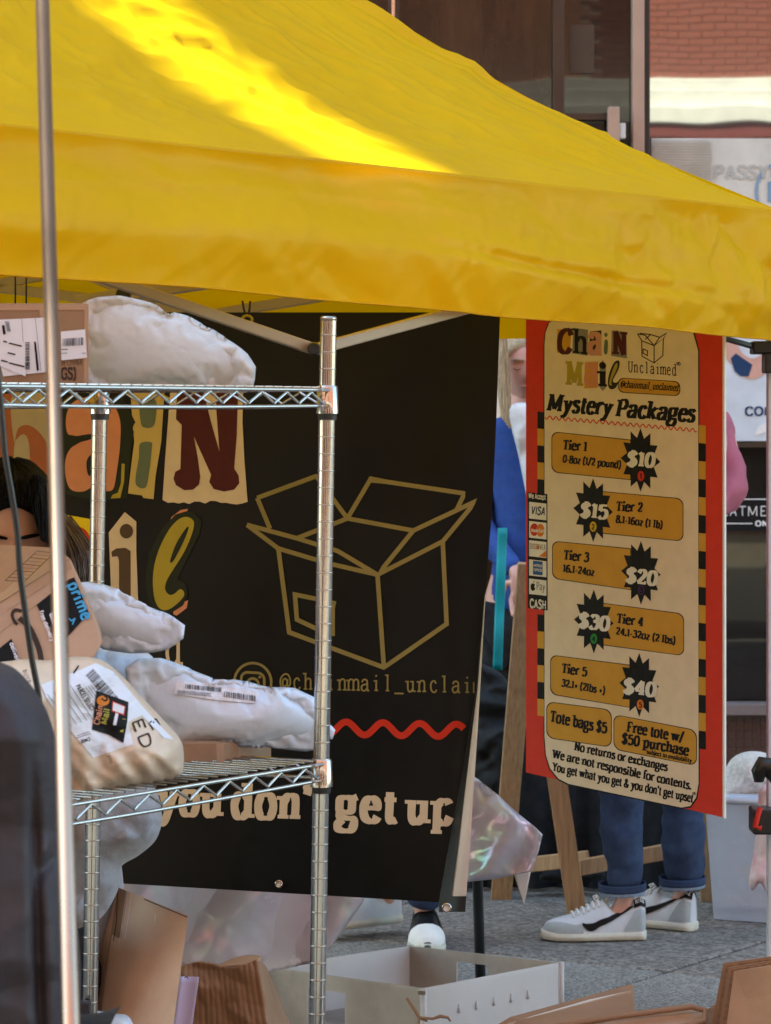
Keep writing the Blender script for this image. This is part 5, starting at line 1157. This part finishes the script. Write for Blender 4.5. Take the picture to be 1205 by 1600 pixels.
def retro(parent, heel, td, near):
    o, pos, Wd_, Ht, upper = sneaker(parent, heel, td)
    for sd in (1, -1):
        shoe_patch(o, upper, 'suede', .66, .99, .01, .26, 'toe_patch', side=sd, fn=lambda u, v: (.62+.375*u, .005+(.12+.36*max(0,u-.2))*v))
        shoe_patch(o, upper, 'suede', .0, .2, .0, .5, 'heel_patch', side=sd, fn=lambda u, v: (.005+(.22-.12*v)*u, .01+.22*v))
        def sw(u, v):    # swoosh: thick front, long tail to the heel
            t = .63-.51*u; zc = .020+.006*math.exp(-u*14)-.006*math.sin(min(1,u*3)*math.pi)+.050*max(0,u-.12)**1.5/.83; th = .021*min(1,(u+.03)*6)*(1-u)**.7+.003
            z = max(.003, min(.93*Ht(t), zc+th*(v-.4))); return (t, math.asin((z/Ht(t))**1.25)/math.pi)
        shoe_patch(o, upper, 'black', 0, 1, 0, 1, 'side_stripe', .0028, sw, 20, side=sd)
        shoe_patch(o, upper, 'black', .0, .1, .28, .46, 'heel_tab', .003, lambda u, v: (.004+.11*u, .27+.2*v), side=sd)
    lc = MB()
    for k in range(6):
        t_ = .46+.05*k; lc.tube([upper(t_, .5+x_)+Vector((0,0,.005)) for x_ in (-.22,-.12,0,.12,.22)], .0032, 6)
    b = upper(.44,.5)
    for sx in (-1,1): lc.tube([b+Vector((0,0,.004)), b+Vector((-.008,sx*.014,.013)), b+Vector((-.018,sx*.022,.008)), b+Vector((-.014,sx*.012,.002))], .0024, 6)
    lc.build('laces', M['white'], o)
    tg = MB(); tg.grid(8,8, lambda u, v: upper(.40-.02*v, .36+.28*u)+Vector((.004,0,.018*v))); tg.build('tongue', M['patch'], o, solid=.005)
    # heel lettering
    hp = upper(.06,.36); return o, pos, upper
h1 = Vector((P(1008,1462,8.86).x, 8.865, 0)); o1, pos1, up1 = retro(pk, h1, (-1,-.06,0), 1)
h2 = Vector((P(1092,1452,9.02).x-.015, 9.0, 0)); o2, pos2, up2 = retro(pk, h2, (-.80,.60,0), 1)
def heeltext(o, upper, side, txt='NIKE'):
    I = Ink(0); letters(I, txt, 0, 0, 1, 0, .7, 'bold', track=4); V = []; Fc = []
    for a,b,c,_ in I.t:
        q = []
        for p in (a,b,c):
            t = .105-.10*p[0]; vv = .315+.17*(-p[1]); vv = 1-vv if side < 0 else vv; c0 = upper(t, .5); c0.z = .05; pp = upper(t, vv); n_ = (pp-c0).normalized(); V.append(tuple(pp+n_*.006)); q.append(len(V)-1)
        Fc.append(tuple(q))
    mb = MB(); mb.v = V; mb.f = Fc; mb.build('heel_lettering', M['white'], o, smooth=False)
def nearside(upper): return 1 if upper(.3,.1).y < upper(.3,.9).y else -1
heeltext(o1, up1, nearside(up1)); heeltext(o2, up2, nearside(up2))
# shoes under the banner
o3, p3_, *_r = sneaker(pb, Vector((P(664,1478,8.75).x, 8.86, 0)), (.02,-1,0), .27); o3.data.materials[0] = M['blackplastic']
shoe_patch(o3, _r[-1], 'white', .74, 1, .02, .98, 'toe_cap', .003, lambda u, v: (.72+.275*u, .02+.96*v))
shoe_patch(o3, _r[-1], 'black', 0, .6, .02, .98, 'shoe_collar', .002, lambda u, v: (.02+.52*u, .02+.96*v))
o4, p4_, *_s = sneaker(pb, Vector((P(622,1440,8.9).x, 8.98, .03)), (-.8,-.55,.0), .26)
# ================================================================== EASEL + BACKGROUND TABLE
ea = thing('wooden_easel', 'pine A-frame easel standing behind the red sign', 'easel', P(860,1420,9.0))
def eleg(a, b, wd=.055, th=.022, nm='leg'):
    mb = MB(); mb.bar(a, b, wd, th, (1,0,0)); return mb.build(nm, M['wood'], ea, smooth=False, bevel=.003)
def gz(px, d): return Vector(((px-CX)/F*d, d, 0))
eleg(P(826,880,9.35), gz(783,9.6)+Vector((0,0,0)), .062); eleg(P(838,1000,9.0), gz(906,9.0)); eleg(P(1080,1000,9.4), gz(1104,9.55), .034)
mb = MB(); mb.bar(P(800,1354,9.5), P(920,1341,9.4), .045, .02, (0,0,1)); mb.build('crossbar', M['wood'], ea, smooth=False, bevel=.003)
mb = MB(); mb.bar(P(905,1356,9.15), P(1045,1330,9.35), .045, .02, (0,0,1)); mb.build('crossbar', M['wood'], ea, smooth=False, bevel=.003)
TD = 9.78
bt = thing('draped_table', 'low black draped table behind the easel legs', 'table', P(900,1330,9.9))
x0, x1 = P(560,0,TD).x, P(1106,0,TD).x; zt = .56
mb = MB(); mb.box((x0,TD,zt-.02), (x1,TD+.38,zt)); mb.build('tabletop', M['blackcloth'], bt, smooth=False)
mb = MB(); mb.grid(120, 20, lambda u, v: Vector((x0+(x1-x0)*u, TD-.02+.02*math.sin(u*60+nz((u*5,0,0),1)*4)*v, (zt+.004)*(1-v)+.01))); mb.build('tablecloth', M['blackcloth'], bt)
for (x_, y_) in ((x0+.05,TD+.05),(x1-.05,TD+.05),(x0+.05,TD+.33),(x1-.05,TD+.33)):
    mb = MB(); mb.tube([(x_,y_,0),(x_,y_,zt-.02)], .015, 8); mb.build('leg', M['blackplastic'], bt)
bgb = inflate('black_bag', M['blackcloth'], [(742,1045),(760,1040),(790,1060),(805,1100),(810,1180),(800,1330),(745,1330),(736,1200)], const(9.66), .08, 35, 6, seed=20, wr=.02); tag(bgb, 'slumped black bag behind the banner edge and easel leg', 'bag')
ts = thing('teal_strap', 'long teal strap hanging beside the easel leg', 'strap', P(780,1045,9.7))
mb = MB(); mb.grid(4, 20, lambda u, v: P(776+(791-776)*u+(776-782)*v*1.0+2*(1-v), 825+v*222, 9.70+.006*math.sin(v*14))); mb.build('webbing', M['teal'], ts, solid=.003)
# ground clutter dark lumps near easel
rk = inflate('crumpled_dark_cloth', M['blackcloth'], [(840,1372),(870,1352),(905,1350),(940,1356),(944,1372),(915,1378),(870,1380)], const(9.68), .05, 12, 5, seed=22, wr=.015); tag(rk, 'dark crumpled cloth on the pavement beneath the black table', 'cloth')
# ================================================================== STORAGE TUB
tub = thing('storage_tub', 'translucent blue storage tub with white rim standing right of the sneakers', 'tub', gz(1160,9.2))
d = 9.2; zr = P(0,1256,9.0).z
a0 = [gz(1116,9.2), gz(1240,9.1), gz(1262,9.55), gz(1130,9.62)]; t0 = [P(1102,0,9.12), P(1250,0,9.0), P(1275,0,9.6), P(1118,0,9.68)]
a0 = [Vector((v.x,v.y,.004)) for v in a0]; t0 = [Vector((v.x,v.y,zr)) for v in t0]
mb = MB(); mb.add(a0+t0, [(3,2,1,0),(0,1,5,4),(1,2,6,5),(2,3,7,6),(3,0,4,7)]); mb.build('tub_body', M['tub'], tub, smooth=False, solid=.003, bevel=0)
mb = MB(); mb.tube(t0+[t0[0]], .011, 8, False); mb.build('rim', M['tubrim'], tub, smooth=True)
lid = MB(); lid.add([v+Vector((0,0,.006)) for v in t0], [(0,1,2,3)]); lid.build('lid', M['tubrim'], tub, smooth=False, solid=.006)
for k, (pp, m_) in enumerate((([(1122,1345),(1152,1332),(1158,1372),(1128,1388)],'paper'),([(1142,1360),(1200,1338),(1210,1400),(1190,1390)],'knit'),([(1126,1385),(1200,1388),(1200,1418),(1128,1416)],'paper'))):
    mb = MB(); mb.add([P(x,y,9.28+.03*k) for x,y in pp]+[P(x,y,9.32+.03*k) for x,y in pp], [(0,1,2,3),(7,6,5,4),(0,4,5,1),(1,5,6,2),(2,6,7,3),(3,7,4,0)])
    o = mb.build('paper_stack', M[m_], None, smooth=False); tag(o, ('white printed packet inside the blue tub, upper left','cream folded packet inside the blue tub, right','flat stack of white paper at the bottom of the blue tub')[k], 'paper')
kn = inflate('knit_hat', M['knit'], [(1120,1256),(1126,1225),(1134,1200),(1148,1182),(1172,1174),(1200,1178),(1235,1200),(1245,1254),(1200,1256)], const(9.25), .12, 45, 5, seed=25, wr=.006, ws=14)
tag(kn, 'white knitted hat piled on the lid of the blue tub', 'hat')
pg = inflate('hanging_apron', M['pinkgarment'], [(1188,1232),(1215,1228),(1230,1300),(1225,1400),(1200,1396),(1188,1380),(1176,1392),(1170,1376),(1178,1330),(1184,1280)], const(7.25), .03, 18, 5, seed=27, wr=.01); tag(pg, 'pale pink printed cloth hanging by the canopy leg at the right edge', 'cloth')
hk = thing('black_roll', 'glossy black round handle at the right edge above the canopy clamp', 'handle', P(1195,1230,6.8))
mb = MB(); mb.tube([P(1186,1222,6.80), P(1186,1206,6.80), P(1192,1196,6.8), P(1203,1198,6.8), P(1225,1222,6.8)], [.010,.017,.021,.022,.022], 16); mb.build('grip', M['blackplastic'], hk)
# ================================================================== IRIDESCENT TABLE
it = thing('film_covered_table', 'display table covered in pale iridescent film behind the black banner', 'table', P(600,1500,7.7))
tz = P(0,1225,7.7).z
tq = [Vector((P(150,0,7.0).x,7.05,tz)), Vector((P(700,0,7.55).x,7.55,tz)), Vector((P(690,0,8.3).x,8.3,tz)), Vector((P(190,0,7.9).x,7.9,tz))]
mb = MB(); mb.hexa(tq+[v-Vector((0,0,.02)) for v in tq]); mb.build('tabletop', M['blackplastic'], it, smooth=False)
for (a, b) in ((P(742,1370,7.95), P(751,1530,8.15)),(P(250,1300,7.2), P(250,1660,7.2)),(P(300,1240,7.9), P(300,1580,7.9))):
    mb = MB(); b = Vector((b.x,b.y,0.01)); mb.tube([Vector((a.x,a.y,tz-.02)), b], .0135, 12); mb.build('leg', M['blackplastic'], it)
tag(inflate('film_drape', M['holo'], [(170,1330),(300,1340),(450,1360),(572,1396),(568,1410),(512,1488),(508,1500),(420,1520),(330,1526),(260,1500),(185,1400)], lambda x, y: 6.9+.0004*(x-370), .012, 30, 6, seed=31, wr=.006, ws=5, fine=.001, fs=20, smooth_outline=False, push=lambda x, y: .02*math.sin((x+y*.45)/26)),
    'wide iridescent film skirt hanging under the black banner', 'film sheet', 'iridescent film over the display table')
inflate_o = inflate('film_drape', M['holo'], [(728,1205),(742,1214),(758,1226),(776,1240),(806,1268),(836,1292),(848,1304),(842,1330),(834,1352),(830,1362),(800,1368),(770,1374),(732,1378),(722,1376)], lambda x, y: 7.6+.0006*(790-x), .02, 26, 4.5, seed=32, wr=.006, ws=8, fine=.0015, fs=22, smooth_outline=False, push=lambda x, y: .022*math.sin((x*.8+y*.35)/13))
tag(inflate_o, 'iridescent film corner poking out right of the black banner', 'film sheet', 'iridescent film over the display table')
mb = MB(); mb.grid(6, 10, lambda u, v: P(803+(830-803)*(u*(1-v)+.45*v)+4*v, 1366+(1413-1366)*v-6*u*(1-v), 7.62)); o = mb.build('film_tail', M['vinylwhite'], inflate_o, solid=.0015)
# ================================================================== TRAY
tr = thing('plastic_tray', 'white corrugated plastic tray on the ground behind the front post', 'tray', P(650,1590,7.7))
zr = .155; rim = lambda px, py: (lambda d: Vector(((px-CX)/F*d, d, zr)))((CH-zr)*F/(py-HZ))
cL, cB, cR, cF = rim(414,1511), rim(640,1478), rim(877,1504), rim(662,1545)
H = .135
def wall(a, b, m, holes=(), nm='side_panel', th=.006):
    """wall from a to b, holes = (u0,u1,z0,z1) in metres from a / below rim"""
    L = (b-a).length; t_ = (b-a)/L; n_ = Vector((-t_.y,t_.x,0)); us = sorted({0,L}|{h[0] for h in holes}|{h[1] for h in holes}); mb = MB()
    def blk(u0,u1,z0,z1):
        p = [a+t_*u0-Vector((0,0,z0)), a+t_*u1-Vector((0,0,z0)), a+t_*u1-Vector((0,0,z1)), a+t_*u0-Vector((0,0,z1))]; mb.hexa(p+[q_+n_*th for q_ in p])
    for u0, u1 in zip(us, us[1:]):
        h = [h for h in holes if h[0] <= u0 and u1 <= h[1]]
        if h: blk(u0,u1,0,h[0][2]); blk(u0,u1,h[0][3],H)
        else: blk(u0,u1,0,H)
    o = mb.build(nm, M[m], tr, smooth=False); 
    fl_ = MB(); n = int(L/.0085)
    for k in range(1, n):
        u = k*L/n
        if any(h[0]-.004 < u < h[1]+.004 for h in holes): continue
        p = a+t_*u-n_*.0012; fl_.add([p-t_*.0012-Vector((0,0,.006)), p+t_*.0012-Vector((0,0,.006)), p+t_*.0012-Vector((0,0,H-.004)), p-t_*.0012-Vector((0,0,H-.004))], [(0,1,2,3)])
    tag(fl_.build('flute_lines', M[m], o, smooth=False), kind='stuff'); return o
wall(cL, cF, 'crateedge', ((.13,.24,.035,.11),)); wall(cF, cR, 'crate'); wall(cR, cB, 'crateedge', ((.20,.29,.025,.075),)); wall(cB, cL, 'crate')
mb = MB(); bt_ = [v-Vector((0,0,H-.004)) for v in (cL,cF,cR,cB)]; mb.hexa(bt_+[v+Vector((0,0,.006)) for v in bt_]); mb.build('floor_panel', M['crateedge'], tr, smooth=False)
for c_ in (cL,cB,cR,cF):
    mb = MB(); mb.tube([c_+Vector((0,0,.001)), c_-Vector((0,0,H))], .0075, 10); mb.build('corner_seam', M['crate'], tr)
mb = MB(); t_ = (cR-cF).normalized()
for k in range(5):
    p = cF+t_*(.12+.06*k)+Vector((.0,-.004,-.07)); mb = MB(); mb.tube([p, p+Vector((0,0,.02))], [.004,.0015], 8); mb.build('moulded_tab', M['crate'], tr)
mb = MB(); mb.box(cF+Vector((-.012,-.012,-.012)), cF+Vector((.004,-.004,-.004))); mb.build('clip', M['groove'], tr, smooth=False)
# props to sit: legs touching ground
mb = MB(); cc = (cL+cR)/2; mb.box((cc.x-.2,cc.y-.18,0), (cc.x+.2,cc.y+.18,zr-H)); ob = mb.build('shipping_box', M['card'], None, smooth=False, bevel=.003); tag(ob, 'flat brown cardboard lying under the white plastic tray', 'box')
# ================================================================== FOREGROUND BOXES
tbx = thing('tall_box', 'tall tilted brown cardboard box under the lower shelf, left of the post', 'box', P(200,1700,5.75))
F0, F1 = P(184,1386,5.82), P(294,1431,5.62); F2, F3 = P(262,1668,5.5), P(140,1668,5.72); S0, S3 = P(120,1392,6.02), P(96,1668,5.9)
def facegrid(mb, a, b, c, d_, seed, amp=.002, n=14):
    nn = ((b-a).cross(d_-a)).normalized(); mb.grid(n, n, lambda u, v: (a.lerp(b,u)).lerp(d_.lerp(c,u), v)+nn*(amp*nz((u*4,v*4,seed),1)*math.sin(math.pi*u)**.4*math.sin(math.pi*v)**.4)*1.5)
mb = MB(); facegrid(mb, F0, F1, F2, F3, 1); facegrid(mb, S0, F0, F3, S3, 2); bk_ = Vector((-.02,.18,0)); R1 = F1+Vector((-.14,.2,.01)); R2 = F2+Vector((-.14,.2,0)); facegrid(mb, F1, R1, R2, F2, 3)
facegrid(mb, R1, S0, S3, R2, 4); facegrid(mb, F0+Vector((0,0,-.002)), S0+Vector((0,0,-.002)), R1+Vector((0,0,-.002)), F1+Vector((0,0,-.002)), 5)
mb.build('carton', M['card3'], tbx, angle=30)
tpn = Plane((184,1386,5.82),(294,1431,5.62),(140,1668,5.72))
tprint(tbx, tpn, 'edge_flap','card', lambda I: I.poly([(184,1387),(199,1393),(160,1668),(141,1668)]), .002)
tprint(tbx, tpn, 'scuff_mark','labelwhite', lambda I: (I.ribbon([(243,1428),(238,1465),(228,1515)], 1.0), I.ribbon([(198,1392),(170,1588)],.7), I.ribbon([(206,1396),(176,1600)],.7)), .003)
tprint(tbx, tpn, 'box_seam','cardink', lambda I: (I.ribbon([(184,1389),(182,1440),(166,1540),(152,1610)], 1.3), I.ribbon([(225,1405),(258,1419),(292,1433)],1.4)), .003)
# crushed box
cx = thing('crushed_box', 'crushed open cardboard box beside the tall box at the bottom', 'box', P(360,1680,5.9))
def cr1(u, v):
    x = 283+(402-283)*u+30*v*u; y = (1511-6*math.sin(u*7)-8*u)+(1690-1511)*v; return P(x, y, 5.9-.05*u+.006*nz((u*3+v*2,v*2,1),1)+.022*facet(u*.12, v*.2, 34, 3, .9, 2.4)+.006*facet(u*.12, v*.2, 90, 5, 1.4, 2)+.0012*math.sin(u*95))
mb = MB(); mb.grid(60, 60, cr1); mb.build('front_panel', M['card'], cx, solid=.004)
def cr2(u, v):
    x = 402+(16+6*v)*u+30*v+(42*u*v); y = 1502+16*u*u+(188)*v; return P(x, y, 5.85+.20*u+.01*nz((u*3,v*3,5),1))
mb = MB(); mb.grid(16, 30, cr2); mb.build('side_panel', M['card'], cx, solid=.004)
mb = MB(); mb.grid(16, 8, lambda u, v: P(330+72*u+8*v, 1511-14*v*math.sin(u*2.2)-4*u, 5.9+.10*v)); mb.build('torn_flap', M['card2'], cx, solid=.004)
mb = MB(); mb.grid(10, 10, lambda u, v: P(300+110*u, 1508+120*v, 6.07)); mb.build('back_panel', M['card'], cx, solid=.004)
lp = thing('lilac_sheet', 'lilac paper sheet standing between the two brown boxes', 'paper', P(288,1610,5.7))
mb = MB(); mb.grid(6, 10, lambda u, v: P(282+29*u-14*v, 1526+.5*u+100*v, 5.70+.006*math.sin(u*3))); mb.build('paper_sheet', M['lilac'], lp, solid=.001)
pmap = lambda x, y, off=0: P(x, y, 5.692-off); tprint(lp, pmap, 'paper_print','black', lambda I: I.ribbon([(288,1528),(292,1526),(294,1530)], 1.2), .002)
pbg = inflate('poly_mailer', M['mailer'], [(120,1590),(145,1580),(180,1584),(204,1592),(215,1640),(205,1740),(120,1750)], const(5.3), .04, 20, 5, seed=41, wr=.008, ws=14, fine=.003); tag(pbg, 'grey plastic mailer peeping over the bottom edge below the tall box', 'mailer')
fbk = thing('dark_folder', 'dark flat folder standing at the bottom beside the jacket', 'folder', P(130,1620,5.2))
mb = MB(); q = [P(118,1566,5.2),P(140,1568,5.2),P(141,1790,5.2),P(118,1790,5.2)]; mb.hexa(q+[v+Vector((0,.03,0)) for v in q]); mb.build('cover', M['jacket'], fbk, smooth=False, bevel=.002)
# bottom right cardboard
def slab(name, label, pts, th, m='card2', d=None, cat='cardboard'):
    t_ = thing(name, label, cat, P(*pts[0])); q = [P(*p) for p in pts]; n_ = (q[1]-q[0]).cross(q[2]-q[0]).normalized()
    if n_.y < 0: n_ = -n_
    mb = MB(); N = len(q); mb.add(q+[v+n_*th for v in q], [tuple(range(N)), tuple(range(2*N-1,N-1,-1))]+[(i,i+N,(i+1)%N+N,(i+1)%N) for i in range(N)]); mb.build('panel', M[m], t_, smooth=False, bevel=.0008); return t_, q, n_
for k in range(5):
    off = k*7; m_ = 'card2' if k == 0 else ('cardedge' if k % 2 else 'card')
    t_, q, n_ = slab('cardboard_sheet', ('front brown cardboard sheet of the stack at the lower right corner','second cardboard sheet of the lower right stack','third cardboard sheet of the lower right stack','fourth cardboard sheet of the lower right stack','rearmost cardboard sheet of the lower right stack')[k],
        [(1147-off*.6,1518-off*.45,6.0+.02*k),(1300,1492-off*.4,5.9+.02*k),(1300,1872,5.9+.02*k),(1100-off*1.3,1852,6.0+.02*k)], .004, m_)
    t_['group'] = 'cardboard sheets stacked at the lower right'
t_, q, n_ = slab('cardboard_flap', 'long brown cardboard flap with clear tape rising toward the slab joint', [(720,1640,6.25),(800,1592,6.3),(990,1540,6.5),(992,1570,6.45),(1000,1640,6.3)], .006, 'card')
tprint(t_, lambda x, y, off=0: P(x, y, 6.3+(x-800)*.001-off), 'tape_strip','tape', lambda I: I.poly([(790,1600),(920,1562),(986,1548),(988,1600),(900,1640),(780,1640)]), .008)
t_, q, n_ = slab('cardboard_flap', 'low folded cardboard edge along the bottom right of the frame', [(860,1608,6.0),(960,1590,6.05),(1085,1573,6.1),(1103,1580,6.1),(1100,1640,6.0),(860,1650,6.0)], .006, 'card2')
mb = MB(); mb.tube([P(862,1606,5.98), P(960,1589,6.03), P(1080,1573,6.08), P(1102,1579,6.08), P(1100,1596,6.05), P(1060,1606,6.02)], .006, 8); mb.build('folded_edge', M['card'], t_)
t_, q, n_ = slab('cardboard_flap', 'dark cardboard wedge leaning against the lower right stack', [(1072,1600,6.15),(1128,1562,6.15),(1136,1640,6.1),(1070,1640,6.1)], .01, 'cardedge')
tw_ = MB(); tw_.tube([P(636,1560,6.6), P(648,1578,6.58), P(655,1590,6.56), P(668,1596,6.56)], [.003,.004,.003,.002], 6); tw_.tube([P(655,1590,6.56), P(676,1592,6.55), P(688,1588,6.55), P(700,1590,6.55), P(704,1596,6.55)], [.003,.003,.004,.003,.002], 6); tw_.tube([P(655,1590,6.56), P(652,1630,6.5)], .003, 6)
tag(tw_.build('dry_twig', M['card']), 'dry brown twig curling up in front of the white tray', 'twig')
for (xa, xb, ya, yb, zz, lb) in ((90, 440, 5.2, 6.2, .27, 'closed brown carton standing under the tall box and crushed box'), (720, 1085, 6.2, 6.6, .17, 'closed brown carton lying under the loose cardboard flaps')):
    mb = MB(); mb.box((P(xa,0,ya).x,ya,0), (P(xb,0,ya).x,yb,zz)); tag(mb.build('shipping_box', M['card'], None, smooth=False, bevel=.003), lb, 'box')
for an_ in (P(-90,1840,5.7), P(80,1840,5.75)):
    o_ = sneaker(cp_, Vector((an_.x, an_.y+.05, 0)), (0,-1,0), .28)[0]; o_.data.materials[0] = M['blackplastic']
# ================================================================== CABLE AND NEAR POLE
cb = MB(); cb.tube([P(*p, 4.2) for p in catmull([(-6,560),(2,640),(8,710),(18,770),(27,830),(31,890),(40,960),(50,1030),(60,1085),(66,1150),(60,1250)], 6)], .0042, 10)
tag(cb.build('hanging_cable', M['blackplastic']), 'black cable hanging in front of the tilted delivery box', 'cable')
po = thing('steel_pole', 'thin polished pole out of focus running the full height at the left', 'pole', Vector((P(118,0,2.55).x, 2.55, 0)))
a, b = P(62,-150,3.35), P(112,1640,2.72); dirv = (b-a).normalized(); e_ = a+dirv*((a.z)/(-dirv.z))
mb = MB(); mb.tube([a, b, e_], .0072, 20); mb.build('shaft', M['steel'], po)
mb = MB(); mb.tube([Vector((e_.x,e_.y,0)), Vector((e_.x,e_.y,.02))], [.09,.08], 24); mb.build('foot', M['blackplastic'], po)
